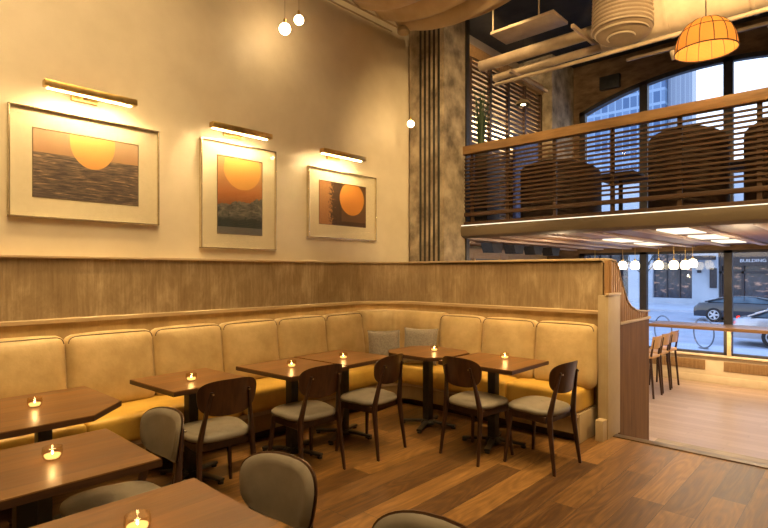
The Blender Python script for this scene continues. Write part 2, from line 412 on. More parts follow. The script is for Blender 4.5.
# end return with vertical slats, scooping down to the street side
pts = [(5.12,1.66), (5.20,1.655), (5.27,1.60), (5.33,1.47), (5.40,1.38), (5.47,1.28), (5.56,1.215), (5.70,1.17), (5.85,1.155), (6.06,1.15)]
pts = [(5.10+(x-5.12)*1.24, z-.04*(x-5.12)) for x, z in pts]
def curve_z(x):
    for (a, za), (b, zb) in zip(pts, pts[1:]):
        if x <= b: return za + (zb-za)*max(0, (x-a))/(b-a)
    return pts[-1][1]
ret = MB()
b = bmesh.new()
XE = pts[-1][0]
lo = [(XE, 1.05), (5.08, 1.05)]
prof = [(5.08,1.66)] + pts + lo
ring0 = [(x, 1.815, z) for x, z in prof]; ring1 = [(x, 1.855, z) for x, z in prof]; b.free()
ret.rings([ring0, ring1])
x = 5.10
while x < XE-.04:
    za = curve_z(x+.015)-.006
    ret.box(x, x+.034, 1.795, 1.817, 1.06, za, .003); x += .060
dv = thing('divider_return', 'scooped vertical slat screen wall at open end of the banquette', 'partition', (0,0,0))
ret.build('slat_panel', M['slatoak'], dv)
cap = MB(); cap.rings([[(x_, 1.788, z), (x_, 1.872, z), (x_, 1.872, z+.012), (x_, 1.788, z+.012)] for x_, z in pts])
cap.build('curved_cap', M['trim'], dv)
MB().box(5.33, XE+.02, 1.785, 1.87, 1.03, 1.058, .004).build('ledge', M['trim'], dv)
MB().box(5.33, XE, 1.80, 1.86, LZ, 1.03).build('lower_panel', M['panelwood'], dv)
po = thing('end_post', 'cream painted square post capping end of the banquette wall', 'post', (5.10,1.80,0))
MB().box(-.155, .16, -.03, -.007, 0, 1.33, .003).box(-.155, -.025, -.007, .065, 0, 1.33, .003).build('shaft', M['postcream'], po)
MB().box(-.165, .17, -.04, -.007, 1.33, 1.352, .003).build('cap', M['trim'], po)
MB().box(-.26, -.157, -.02, .05, 0, .19, .004).build('plinth', M['postcream'], po)

# concrete column with metal channels
col = thing('concrete_column', 'rough concrete column with vertical dark grooves behind the divider', 'column', (5.9,4.45,0))
cm = MB(); 
cm.box(-.22, .25, -.29, .34, 1.2, CZ-.001); cm.build('shaft', M['concrete'], col)
g = MB()
g.box(-.252, -.222, -.29, .30, 1.2, CZ-.01)
gro = g.build('facing', M['concrete'], col)
for k in range(5):
    y = .105 - k*.078
    MB().box(-.262, -.251, y-.014, y+.014, 1.25, CZ-.02).build('groove_strip', M['steel'], col)
MB().box(.252, .33, -.31, .1, 1.2, CZ-.01).build('steel_edge', M['steel'], col)

# ------------------------------------------------------------------ banquette
bq = thing('banquette', 'long L-shaped mustard banquette with honey back cushions round the corner', 'banquette', (0,0,0))
def ring_poly(outer, inner, z0, z1, mb):
    R_ = []
    for o, i in zip(outer, inner): R_.append([(o[0],o[1],z0), (i[0],i[1],z0), (i[0],i[1],z1), (o[0],o[1],z1)])
    return mb.rings(R_)
y1 = 1.93
wb = fillet(YA+.005, XD+.005, .6, -2.4, y1)
ring_poly(wb, fillet(4.16, 4.66, .28, -2.4, y1+.02), .10, .265, MB()).build('x', M['postcream']) if False else None
m = MB(); ring_poly(wb, fillet(4.10, 4.64, .28, -2.4, y1+.01), .085, .27, m); m.build('base', M['wainscot_low'], bq)
m = MB(); ring_poly(wb, fillet(4.20, 4.72, .22, -2.4, y1+.03), .0, .085, m); m.build('toe_kick', M['booth'], bq)
m = MB(); ring_poly(fillet(4.12, 4.66, .28, -2.4, y1), fillet(4.088, 4.628, .28, -2.4, y1), .235, .27, m); m.build('base_trim', M['trim'], bq)
m = MB().box(4.66, 5.07, y1-.012, y1+.02, .0, .262, .004); m.build('end_panel', M['postcream'], bq)
# seat pads
def pad_straight(x0, x1, y0, y1, z0=.27, z1=.475):
    m = MB(); m.rbox((x0+x1)/2, (y0+y1)/2, (z0+z1)/2, x1-x0-.006, y1-y0, z1-z0, .035, (0,0,.012), 12)
    return m.build('seat_pad', M['seatvinyl'], bq)
sx = [-2.4, -1.2, 0.02, 1.29, 2.55, 3.80]
for a, b_ in zip(sx, sx[1:]): pad_straight(a, b_, 4.06, 4.70)
for a, b_ in ((1.93, 2.62), (2.62, 3.35)):
    pad_straight(4.56, 5.05, a, b_)
# corner seat pad with gathers
def corner_piece(name, mat, yo, xo, r, x0, ye, prof, n=40, gather=0, ng=26, parent=bq, yb=None):
    """sweep prof [(offset,z)] along a rounded corner with small pleats"""
    base = []
    pp = fillet(yo, xo, r, x0, ye, 10)
    # resample
    d = [0]
    for a, b_ in zip(pp, pp[1:]): d.append(d[-1] + math.dist(a, b_))
    L = d[-1]
    R_ = []
    for i in range(n+1):
        s = L*i/n; j = 0
        while j < len(d)-2 and d[j+1] < s: j += 1
        f = (s-d[j])/(d[j+1]-d[j]); p = (pp[j][0]+(pp[j+1][0]-pp[j][0])*f, pp[j][1]+(pp[j+1][1]-pp[j][1])*f)
        # inward normal from smooth direction
        s0, s1 = max(0, s-.03), min(L, s+.03)
        def at(q):
            k = 0
            while k < len(d)-2 and d[k+1] < q: k += 1
            g_ = (q-d[k])/(d[k+1]-d[k]); return Vector((pp[k][0]+(pp[k+1][0]-pp[k][0])*g_, pp[k][1]+(pp[k+1][1]-pp[k][1])*g_))
        t = (at(s1)-at(s0)).normalized(); nrm = Vector((t.y, -t.x))
        e = min(1, min(i, n-i)/2.5); e = .75+.25*math.sqrt(e)
        wv = gather*(math.sin(ng*PI*i/n) + .5*math.sin(ng*2.3*PI*i/n+1))
        row = []
        for (o, z) in prof:
            row.append((p[0]+nrm.x*(o*e + (wv if o > .05 else 0)), p[1]+nrm.y*(o*e + (wv if o > .05 else 0)), z))
        R_.append(row)
    m = MB(); m.rings(R_); return m.build(name, mat, parent, 50)
# seat pad at the corner: ring between wall path and front path
m = MB(); n_ = 36; outer = fillet(4.70, 5.05, .55, 3.80, 3.35, n_); inner = fillet(4.06, 4.56, .20, 3.80, 3.35, n_)
R_ = []
for i, (o, q) in enumerate(zip(outer, inner)):
    wv = .010*math.sin(i*2.1)*(2 < i < n_)
    vx, vy = q[0]-o[0], q[1]-o[1]; l = math.hypot(vx, vy); ux, uy = vx/l, vy/l
    def P(t, z, e=0): return (o[0]+ux*(l*t+e), o[1]+uy*(l*t+e), z)
    R_.append([P(0,.27), P(1,.275,-.02+wv), P(1,.30,wv), P(1,.36,.004-wv), P(1,.44,wv), P(1,.465,-.015-wv), P(1,.475,-.04+wv*.5), P(.5,.485), P(0,.475)])
m.rings(R_); m.build('seat_pad', M['seatvinyl'], bq, 50)
# back cushions
def back_cushion(cx, cy, wdt, along, jitter):
    m = MB(); zc, h, t = .755, .60, .19
    rot = Matrix.Translation((cx, cy, zc)) @ Matrix.Rotation(0 if along == 'x' else -PI/2, 4, 'Z') @ Matrix.Rotation(-.13, 4, 'X') @ Matrix.Rotation(jitter, 4, 'Y')
    m.rbox(0, 0, 0, wdt-.004, t, h, .065, (.004,.035,.015), 12, rot)
    o = m.build('back_cushion', M['cushion'], bq, 60)
    p = MB(); hw, hh = wdt/2-.012, h/2-.012; q = []
    for k in range(2, 19):
        a = 2*PI*k/40; c_, s_ = math.cos(a), math.sin(a); e = .18
        q.append(rot @ Vector((math.copysign(abs(c_)**e, c_)*hw, -t/2+.022, math.copysign(abs(s_)**e, s_)*hh)))
    p.tube(q, .004, 6); p.build('piping', M['piping'], o)
bx = [-1.37, -.70, -.03, .62, 1.285, 1.957, 2.61, 3.25, 3.91, 4.50]
for i, (a, b_) in enumerate(zip(bx, bx[1:])): back_cushion((a+b_)/2, 4.575, b_-a, 'x', random.uniform(-.008, .008))
by = [1.87, 2.47, 3.09, 3.66]
for a, b_ in zip(by, by[1:]): back_cushion(4.935, (a+b_)/2, b_-a, 'y', random.uniform(-.008, .008))
cp = [(0,.46), (.19,.47), (.215,.50), (.225,.62), (.225,.8), (.215,.96), (.19,1.04), (.15,1.07), (.08,1.075), (0,1.06)]
corner_piece('back_cushion', M['cushion'], 4.71, 5.06, .50, 4.50, 3.66, cp, 48, .004, 22)
# throw pillows
def pillow(label, x, y, rz, w_, tilt):
    m = MB(); b = bmesh.new(); bmesh.ops.create_grid(b, x_segments=16, y_segments=16, size=1)
    top = []
    N = 16
    def pt(i, j, sgn):
        u, v = -1+2*i/N, -1+2*j/N
        pin = 1-.07*(1-u*u)*abs(v)**3; pin2 = 1-.07*(1-v*v)*abs(u)**3
        th = .075*((1-u**4)*(1-v**4))**.55
        return Vector((u*w_/2*pin2, sgn*th, v*w_/2*pin))
    b.free()
    g0 = [[m._v(pt(i, j, 1)) for j in range(N+1)] for i in range(N+1)]
    g1 = [[m._v(pt(i, j, -1)) for j in range(N+1)] for i in range(N+1)]
    for g_ in (g0, g1):
        for i in range(N):
            for j in range(N): m.face([g_[i][j], g_[i+1][j], g_[i+1][j+1], g_[i][j+1]])
    o = m.build('throw_pillow', M['pillow'], None, 80)
    o.location = (x, y, .475+w_/2+.012); o.rotation_euler = (tilt, 0, rz)
    return tag(o, label, 'pillow', 'grey throw pillows in the banquette corner')
pillow('grey square throw pillow in the banquette corner, the left one', 4.45, 4.13, -PI/4+.15, .39, -.20)
pillow('grey square throw pillow in the banquette corner, the right one', 4.70, 3.80, -PI/2+.33, .42, -.20)

# ------------------------------------------------------------------ tables
def poly_round(w_, d_, cut):
    """rectangle w x d with corner cuts (bl, br, tr, tl)"""
    x, y = w_/2, d_/2; P = []
    for (cx, cy, c, o1, o2) in ((-x,-y,cut[0],(0,1),(1,0)), (x,-y,cut[1],(-1,0),(0,1)), (x,y,cut[2],(0,-1),(-1,0)), (-x,y,cut[3],(1,0),(0,-1))):
        if c: P += [(cx+o1[0]*c, cy+o1[1]*c), (cx+o2[0]*c, cy+o2[1]*c)]
        else: P.append((cx, cy))
    return P
def table(label, x, y, w_, d_, rz=0, cut=(0,0,0,0), bx_=0, by_=0, group='walnut bistro tables'):
    t = thing('bistro_table', label, 'table', (x,y,0), rz, group)
    P = poly_round(w_, d_, cut)
    m = MB(); m.prism(P, .715, .75, .003); o = m.build('tabletop', [M['tabletop']], t)
    e = MB(); n = len(P)
    for i in range(n):
        a, b_ = Vector(P[i]), Vector(P[(i+1) % n]); nn = Vector(((b_-a).y, -(b_-a).x)).normalized()*.002
        vs = [e._v((a.x+nn.x, a.y+nn.y, .717)), e._v((b_.x+nn.x, b_.y+nn.y, .717)), e._v((b_.x+nn.x, b_.y+nn.y, .746)), e._v((a.x+nn.x, a.y+nn.y, .746))]
        e.face(vs)
    e.build('edge_band', M['tableedge'], t)
    MB().box(bx_-.16, bx_+.16, by_-.16, by_+.16, .700, .714, .004).build('mounting_plate', M['steel'], t)
    MB().box(bx_-.038, bx_+.038, by_-.038, by_+.038, .05, .705, .006).build('column', M['steel'], t)
    ba = MB()
    for k in range(4):
        a = PI/4*0 + k*PI/2 + .35; d = Vector((math.cos(a), math.sin(a), 0))
        ba.bar(Vector((bx_,by_,.055)), Vector((bx_,by_,.028))+d*.28, .055, .03, .05, .022, xa=(-d.y, d.x, 0))
        ba.lathe([(.0,0),(.022,0),(.022,.016),(.0,.018)], 10, (bx_+d.x*.265, by_+d.y*.265, 0))
    ba.lathe([(0,.02),(.07,.02),(.075,.045),(.05,.07),(0,.07)], 16, (bx_, by_, 0))
    ba.build('cross_base', M['steel'], t); return t
table('walnut table with clipped corner against the banquette at far left', .78, 3.60, .98, .86, .02, (.2,.24,0,0), .12)
table('walnut table in the second row, a votive at its middle, below the clipped table', .55, 2.545, .89, .64, .0, bx_=.02)
table('walnut table in the very foreground, cut off by the bottom of the photo', .50, 1.60, .98, .66, 0)
table('square walnut table before the banquette under the large sunset picture', 1.89, 3.73, .62, .64, .05)
table('walnut table left half of the joined pair below the middle picture', 2.725, 3.60, .62, .72, .05)
table('walnut table right half of the joined pair, touching its neighbour', 3.365, 3.65, .62, .70, .05)
table('walnut table with clipped corners in the banquette corner by the pillows', 4.17, 3.27, .66, .74, 0, (.14,.14,.14,.14))
table('square walnut table at the divider end of the banquette', 4.13, 2.49, .66, .74, 0)

# ------------------------------------------------------------------ chairs
def make_chair(label, loc, rz, group):
    t = thing('dining_chair', label, 'chair', loc, rz, group)
    # seat pad: rounded trapezoid, facing +y
    def outline(k, sc, N=40):
        a = 2*PI*k/N; c, s_ = math.cos(a), math.sin(a); e = .62
        x = math.copysign(abs(c)**e, c); y = math.copysign(abs(s_)**e, s_)
        wd = .225 + .018*y
        return x*wd*sc, y*.215*sc
    R_ = []
    for sc, z in ((.9,.438), (.985,.442), (1,.455), (.985,.470), (.93,.481), (.8,.487), (.5,.490), (.15,.4905)):
        R_.append([(*outline(k, sc), z - .006*(outline(k,sc)[1] < 0)) for k in range(40)])
    MB().rings(R_).build('seat', M['greyvinyl'], t, 70)
    MB().rings([[(*outline(k, sc), z) for k in range(40)] for sc, z in ((.93,.424), (.97,.426), (.97,.438), (.93,.440))]).build('seat_board', M['leg'], t)
    f = MB(); f.box(-.175, .175, .15, .172, .375, .426, .004); f.box(-.165, .165, -.172, -.150, .375, .426, .004)
    for s_ in (-1, 1): f.bar((s_*.185,-.16,.40), (s_*.185,.16,.40), .05, .02, xa=(0,0,1))
    f.build('seat_frame', M['leg'], t)
    for s_ in (-1, 1):
        MB().bar((s_*.218,.195,0), (s_*.178,.158,.425), .022, .022, .036, .036).build('leg', M['leg'], t)
        L = MB(); L.rings([]) if False else None
        P = [Vector((s_*.205,-.240,0)), Vector((s_*.192,-.200,.30)), Vector((s_*.186,-.188,.43)), Vector((s_*.160,-.215,.60)), Vector((s_*.130,-.248,.775))]
        W = [.022, .034, .040, .030, .020]
        rr = []
        for p, w_ in zip(P, W):
            rr.append([p + Vector((math.copysign(abs(math.cos(a))**.5, math.cos(a))*w_*.42, math.copysign(abs(math.sin(a))**.5, math.sin(a))*w_*.55, 0)) for a in [2*PI*(k+.5)/12 for k in range(12)]])
        L.rings(rr); L.build('leg', M['leg'], t, 50)
    # curved back shell with an upholstered front
    def back(u, v, off, sc):
        # u across -1..1, v up -1..1 ; superellipse outline from disc mapping
        x = u*.212*sc*(1+.07*v); z = .728 + v*.124*sc
        y = -.232 - .075*(v*.5+.5)*.5 - .012 + .085*(x/.215)**2*.75 + off
        return (x, y, z)
    def shell(o0, o1, sc, mat, name):
        m = MB(); N, K = 44, 7; front, rear = [], []
        for lst, off in ((front, o1), (rear, o0)):
            for r in range(1, K+1):
                q = r/K; row = []
                for k in range(N):
                    a = 2*PI*k/N; c, s_ = math.cos(a), math.sin(a); e = .66
                    x, y = math.copysign(abs(c)**e, c), math.copysign(abs(s_)**e, s_)
                    shrink = 1 if r < K else .985
                    row.append(back(x*q*shrink, y*q*shrink, off*(1 if r < K else .4) if lst is front else off, sc))
                lst.append([m._v(p) for p in row])
            c0 = m._v(back(0, 0, off, sc))
            for k in range(N): m.face([c0, lst[0][k], lst[0][(k+1) % N]])
            for a_, b_ in zip(lst, lst[1:]):
                for k in range(N): m.face([a_[k], a_[(k+1) % N], b_[(k+1) % N], b_[k]])
        for k in range(N): m.face([front[-1][k], front[-1][(k+1) % N], rear[-1][(k+1) % N], rear[-1][k]])
        return m.build(name, mat, t, 50)
    shell(0, .014, 1.0, M['chairwood'], 'backrest')
    shell(.0145, .036, .965, M['greyvinyl'], 'back_pad')
    for s_ in (-1, 1):
        b = MB(); b.tube([(s_*.128, -.252, .762), (s_*.128, -.270, .762)], .0075, 12); b.build('screw', M['chrome'], t)
    return t
G1 = 'grey-seated walnut chairs facing the banquette'
ch = make_chair('walnut-backed chair with grey seat at the square table, leftmost seen from behind', (1.86, 3.34, 0), -.08, G1)
dup(ch, 'walnut-backed chair with grey seat at left half of the joined tables', (2.60, 3.27, 0), -.02, G1)
dup(ch, 'walnut-backed chair with grey seat at right half of the joined tables', (3.28, 3.22, 0), .14, G1)
dup(ch, 'walnut-backed chair with grey seat between the corner table and the end table', (3.82, 2.46, 0), -PI/2-.12, G1)
dup(ch, 'walnut-backed chair nearest the cream post, pulled out sideways from end table', (4.01, 1.98, 0), -.07, G1)
G2 = 'grey padded chairs in the foreground'
dup(ch, 'grey padded chair pulled to the second-row table, back behind its right corner', (.955, 2.60, 0), PI/2+.04, G2)
dup(ch, 'grey padded chair at right end of the foreground table', (.95, 1.60, 0), PI/2+.10, G2)
dup(ch, 'grey padded chair at bottom edge of the photo, only its back top visible', (.935, .87, 0), PI/2+.08, G2)

# ------------------------------------------------------------------ candles
def candle(label, x, y, first=None, s=1.0):
    if first: return dup(first, label, (x, y, .7505), 0)
    t = thing('votive_candle', label, 'candle', (x,y,.7505), 0, 'glass votive candles on the tables')
    MB().lathe([(0,0),(.021,0),(.030,.004),(.037,.018),(.040,.034),(.037,.056),(.035,.056),(.0375,.034),(.034,.018),(.026,.009),(0,.008)], 24).build('glass_cup', M['cupglass'], t)
    MB().lathe([(0,.009),(.025,.010),(.0305,.018),(.031,.024),(.0,.0235)], 20).build('wax', M['wax'], t)
    MB().lathe([(0,.024),(.003,.026),(.0042,.031),(.0025,.037),(.0,.042)], 10).build('flame', M['flame'], t)
    return t
cds = [(.86,3.62,'lit glass votive on the clipped walnut table at far left'), (.67,2.55,'lit glass votive on the second-row walnut table'),
       (.66,1.645,'lit glass votive on the foreground table at bottom edge'), (1.85,3.65,'lit glass votive on the square table under large sunset picture'),
       (2.69,3.56,'lit glass votive on left half of the joined tables'), (3.27,3.55,'lit glass votive on right half of the joined tables'),
       (4.21,3.22,'lit glass votive on the corner table near the grey pillows'), (4.28,2.46,'lit glass votive on the table at the divider end')]
c0 = None
for x, y, l in cds:
    c = candle(l, x, y, c0); c0 = c0 or c
for x, y, l in cds:
    ld = bpy.data.lights.new('candle_light', 'POINT'); ld.energy = .35; ld.color = (1,.6,.25); ld.shadow_soft_size = .012
    lo_ = bpy.data.objects.new('candle_light', ld); C.objects.link(lo_); lo_.location = (x, y, .7505+.062)

# ------------------------------------------------------------------ pictures and their lamps
def picture(label, x0, x1, z0, z1, ax0, ax1, az0, az1, art):
    t = thing('framed_picture', label, 'picture', ((x0+x1)/2, 4.80, z0)); cx = (x0+x1)/2
    a, b_ = x0-cx, x1-cx; h = z1-z0
    MB().box(a+.012, b_-.012, -.022, -.004, .012, h-.012).build('mat_board', M['mat'], t)
    f = MB()
    f.box(a, a+.011, -.045, -.001, 0, h, .002); f.box(b_-.011, b_, -.045, -.001, 0, h, .002)
    f.box(a, b_, -.045, -.001, 0, .011, .002); f.box(a, b_, -.045, -.001, h-.011, h, .002); f.build('frame', M['silverframe'], t)
    bv = MB(); p0, p1, q0, q1 = ax0-cx, ax1-cx, az0-z0, az1-z0
    for (u0,u1,v0,v1) in ((p0-.006,p0,q0-.006,q1+.006), (p1,p1+.006,q0-.006,q1+.006), (p0,p1,q0-.006,q0), (p0,p1,q1,q1+.006)):
        bv.box(u0,u1,-.0245,-.0225,v0,v1)
    bv.build('bevel', M['silverframe'], t)
    MB().box(p0, p1, -.0238, -.0222, q0, q1).build('print', M['art_'+art], t)
    MB().box(a+.014, b_-.014, -.034, -.032, .014, h-.014).build('glass', M['picglass'], t)
    return t
# wall plane is y=4.80: positions scaled from the ray geometry
k = 4.80/4.70
picture('wide framed sea sunset print at left with cream mat', .94*k, 2.06*k, 1.975, 2.835, 1.10*k, 1.88*k, 2.14, 2.675, 'sea')
picture('tall framed print of sun over grey hill, the middle picture', 2.46*k, 3.32*k, 1.785, 2.865, 2.64*k, 3.15*k, 1.94, 2.72, 'hill')
picture('framed print of orange disc on brown, rightmost and nearest the column', 3.76*k, 4.87*k, 1.955, 2.785, 3.93*k, 4.69*k, 2.125, 2.64, 'dune')
def lamp(label, x0, x1, z):
    t = thing('picture_light', label, 'picture light', ((x0+x1)/2, 4.80, z), 0, 'brass picture lights'); h = (x1-x0)/2
    MB().box(-h, h, -.245, -.165, -.022, .028, .003).build('housing', M['brass'], t)
    MB().box(-h+.03, h-.03, -.185, -.169, -.0235, -.0222).build('lamp_strip', M['strip'], t)
    MB().box(-.10, .10, -.03, -.001, -.03, .03, .004).build('wall_plate', M['brass'], t)
    MB().bar((0,-.02,0), (0,-.17,.005), .03, .02).build('arm', M['brass'], t)
    return t
lamp('long brass picture light above the sea sunset print', 1.15, 1.83, 2.985)
lamp('brass picture light above the tall hill print', 2.53, 3.20, 2.955)
lamp('brass picture light above the orange disc print', 3.90, 4.58, 2.94)

# pendant globe bulbs
def bulb(label, x, y, z, r=.058):
    t = thing('globe_bulb', label, 'bulb', (x,y,z), 0, 'bare globe bulbs hanging by the art wall')
    MB().lathe([(r*math.sin(PI*i/14), -r*math.cos(PI*i/14)) for i in range(15)], 20).build('glass_globe', M['bulb'], t)
    MB().lathe([(0,r*.95),(.014,r*.95),(.014,r+.045),(.006,r+.055),(0,r+.055)], 12).build('socket', M['brass'], t)
    MB().tube([(0,0,r+.05),(0,0,4.80-z)], .003, 6).build('cord', M['postcream'], t)
    return t
bulb('hanging globe bulb near the top, left and lower of the close pair', 3.24, 4.4, 4.045)
bulb('hanging globe bulb near the top, right and higher of the close pair', 3.42, 4.4, 4.20, .05)
b3 = bulb('single globe bulb hanging beside the concrete column', 5.25, 4.4, 3.487, .045)
for c in [o for o in bpy.data.objects if o.parent == b3 and o.name.startswith('cord')]:
    me = MB(); me.tube([(0,0,.09),(0,0,4.70-3.487)], .003, 6); o = me.build('cord', M['postcream'], b3); bpy.data.objects.remove(c)
# curtain rods with round canopy
rt = thing('curtain_rail', 'pair of thin pale rails high on art wall ending in round fitting', 'rail', (2.0,4.60,4.80))
MB().tube([(-1.2,.0,0),(3.27,.0,0)], .012, 8).build('rod', M['postcream'], rt)
MB().tube([(-1.2,.09,-.03),(3.2,.09,-.03)], .010, 8).build('rod', M['postcream'], rt)
MB().lathe([(0,-.085),(.07,-.085),(.085,-.07),(.085,-.02),(.05,.01),(0,.012)], 20, (3.27,-.06,0)).build('round_fitting', M['postcream'], rt)
# drape
d = MB(); NX, NY = 90, 50; G_ = []
for i in range(NX+1):
    x = 2.2+3.35*i/NX; row = []
    for j in range(NY+1):
        t_ = j/NY; y = 4.63-2.3*t_
        sag = .27*(4*t_*(1-t_)) * (.9+.25*math.sin(x*1.7+1))
        fold = .09*math.sin(x*15+1.6*math.sin(t_*3)) * (.3+math.sin(PI*t_)) + .025*math.sin(x*33+2*t_)
        row.append(d._v((x - .15*math.sin(PI*t_)*(i/NX)*0, y, 4.86 - sag*1.05 + fold*.8 + .08*t_)))
    G_.append(row)
for i in range(NX):
    for j in range(NY): d.face([G_[i][j], G_[i+1][j], G_[i+1][j+1], G_[i][j+1]])
do = d.build('fabric_drape', M['fabric'], None, 180); tag(do, 'tan fabric swag draped under the ceiling from the wall rail', 'drape')
sm = do.modifiers.new('thick', 'SOLIDIFY'); sm.thickness = .006

# ------------------------------------------------------------------ balcony
struct(MB().box(XB, XW, -4, 5.5, 2.06, 2.20).build('balcony_floor', M['coffer']))
fb = MB(); fb.rings([[(XB-.10,y,2.185),(XB-.115,y,2.12),(XB-.10,y,2.05),(XB-.03,y,2.02),(XB+.02,y,2.02),(XB+.02,y,2.20)] for y in (-4,5.0)])
struct(fb.build('trim_4', M['fascia']))
tag(MB().box(XB-.100, XB-.088, -4, 4.6, 2.186, 2.196).build('led_strip', M['ledcool']), 'thin glowing light strip along top of balcony fascia', 'light strip')
tag(MB().box(XB+.025, XB+.04, -4, 4.6, 2.035, 2.05).build('led_strip', M['ledcool']), 'thin glowing light strip under the balcony front edge', 'light strip')
bal = thing('balustrade', 'horizontal slatted wooden balcony railing with thick top rail', 'railing', (XB,0,2.2))
MB().box(-.06, .05, -4, 4.75, .985, 1.10, .006).build('top_rail', M['rail'], bal)
sl = MB()
for k in range(14):
    z = .225+k*.053; sl.box(-.022, .004, -4, 4.75, z, z+.021)
sl.build('slat_panel', M['slat'], bal)
MB().box(-.03, .02, -4, 4.75, .125, .175, .004).build('lower_rail', M['slat'], bal)
MB().box(-.04, .03, -4, 4.75, .0, .045, .004).build('bottom_plate', M['slat'], bal)
for y in (4.65, 4.05, 3.50, 2.85, 2.16, 1.47, .78, .09, -.6, -1.3, -2.0, -2.7, -3.4):
    MB().box(.006, .036, y-.022, y+.022, .0, .985).build('post', M['slat'], bal)
# soffit beams under the balcony
struct(MB().box(XB, XW, -4, 5.5, 2.040, 2.0595).build('ceiling_soffit', M['coffer']))
for k in range(16):
    y = 4.7-k*.56
    tag(MB().box(XB+.045, XW-.05, y-.055, y+.055, 2.012, 2.0395, .004).build('ceiling_beam', M['beam']), 'pale pinkish beams running to the window under the balcony', 'beam', 'beams under the balcony')
i_ = 0
for (x, y) in ((6.9,1.62), (8.3,1.62), (9.7,1.62), (6.9,.5), (8.3,.5), (9.7,.5), (8.3,2.74), (9.7,2.74), (8.3,-1.2), (9.7,-2.3)):
    lbl = 'glowing panel light between the beams under the balcony'
    tag(MB().box(x-.40, x+.40, y-.17, y+.17, 2.022, 2.0395).build('ceiling_panel_light', M['soffitlight']), lbl, 'ceiling light', 'panel lights under the balcony')

# booths, tables upstairs
def booth(label, x, y, r, h, rz):
    t = thing('curved_booth', label, 'booth', (x,y,2.2), rz, 'curved dark booths on the balcony')
    m = MB(); n = 24; R_ = []
    for i in range(n+1):
        a = -PI*.62 + i/n*PI*1.24; hh = h*(.78+.22*abs(math.cos((i/n-.5)*PI*.98))**.7)
        c, s_ = -math.cos(a), math.sin(a)
        R_.append([(c*r, s_*r, 0), (c*(r-.11), s_*(r-.11), 0), (c*(r-.13), s_*(r-.13), hh-.02), (c*(r-.07), s_*(r-.07), hh), (c*(r+.0), s_*(r+.0), hh-.03)])
    m.rings(R_); m.build('backrest', M['booth'], t, 40)
    s2 = MB(); s2.lathe([(0,.0),(r-.14,0),(r-.14,.42),(r-.2,.46),(0,.47)], 32); s2.build('seat', M['booth'], t)
booth('dark curved booth upstairs behind the railing, the left one', 7.2, 3.25, .55, .88, 0)
booth('dark curved booth upstairs behind the railing, tallest one in the centre', 7.15, 1.62, .43, 1.05, 0)
booth('dark curved booth upstairs behind the railing at right edge', 7.15, .62, .43, 1.0, 0)
def utable(label, x, y):
    t = thing('pedestal_table', label, 'table', (x,y,2.2), 0, 'dark pedestal tables on the balcony')
    MB().box(-.4,.4,-.3,.3,.70,.735,.004).build('tabletop', M['booth'], t)
    MB().lathe([(0,0),(.2,0),(.2,.02),(.03,.05),(.03,.70),(0,.70)], 16).build('pedestal', M['steel'], t)
utable('dark table upstairs between the left and centre booths', 7.9, 2.65)
utable('dark table upstairs between the centre and right booths', 8.1, 1.05)

# upstairs slat screen
sc = thing('slat_screen', 'tall dark slatted screen with light behind, upstairs behind the plant', 'screen', (6.2,5.0,2.2))
s_ = MB()
for k in range(34): s_.box(0, 3.95, -.02, .02, .05+k*.087, .05+k*.087+.045)
s_.build('slat_panel', M['slat'], sc)
for x in (0.02, .66, 1.3, 1.94, 2.58, 3.22, 3.9): MB().box(x-.03, x+.03, -.045, .02, 0, 3.0).build('post', M['slat'], sc)
MB().box(0, 3.95, -.06, .03, 3.0, 3.2).build('header', M['rail'], sc)
# pilasters
tag(MB().box(10.15, XW, 4.75, 5.5, 2.2, CZ-.001).build('concrete_pilaster', M['concrete']), 'pale concrete pilaster upstairs left of the arched window', 'pilaster')

# planter
pl = thing('potted_plant', 'tall grassy plant in dark pot upstairs beside the concrete column', 'plant', (6.78,4.30,2.2))
MB().box(-.16,.2,-.2,.2,0,1.06,.006).build('stand', M['pot'], pl)
MB().lathe([(0,1.062),(.10,1.062),(.14,1.2),(.13,1.2),(0,1.18)], 20).build('pot', M['pot'], pl)
lf = MB()
for k in range(150):
    a = random.uniform(0, 2*PI); le = random.uniform(.5, 1.15); sp = random.uniform(.02, .22); wv = random.uniform(.006,.011)
    dx, dy = math.cos(a), math.sin(a); bx0, by0 = dx*.05*random.random(), dy*.05*random.random()
    L_, R2 = [], []
    for q in range(6):
        f = q/5; px_, py_, pz_ = bx0+dx*sp*f*f, by0+dy*sp*f*f, 1.18+le*(f-.12*f*f); w_ = wv*(1-f*.9)
        L_.append(lf._v((px_-dy*w_, py_+dx*w_, pz_))); R2.append(lf._v((px_+dy*w_, py_-dx*w_, pz_)))
    for q in range(5): lf.face([L_[q], R2[q], R2[q+1], L_[q+1]])
lf.build('leaves', M['green'], pl)
tag(MB().box(8.85, 9.75, 4.86, 4.92, 2.2, 4.12, .004).build('patterned_panel', M['blue']), 'deep blue patterned panel in front of the slatted screen', 'panel')
up = thing('dome_pendant', 'small glowing dome pendant upstairs before the slatted screen', 'pendant lamp', (8.65,4.6,4.58))
MB().lathe([(.13,0),(.125,.03),(.09,.07),(.02,.09),(.018,.085),(.085,.065),(.12,.028),(.125,0)], 24).build('shade', M['postcream'], up)
MB().lathe([(0,-.005),(.04,-.005),(.045,.03),(0,.05)], 16).build('bulb', M['bulb'], up)
MB().tube([(0,0,.088),(0,0,CZ-4.58)], .004, 6).build('cord', M['steel'], up)

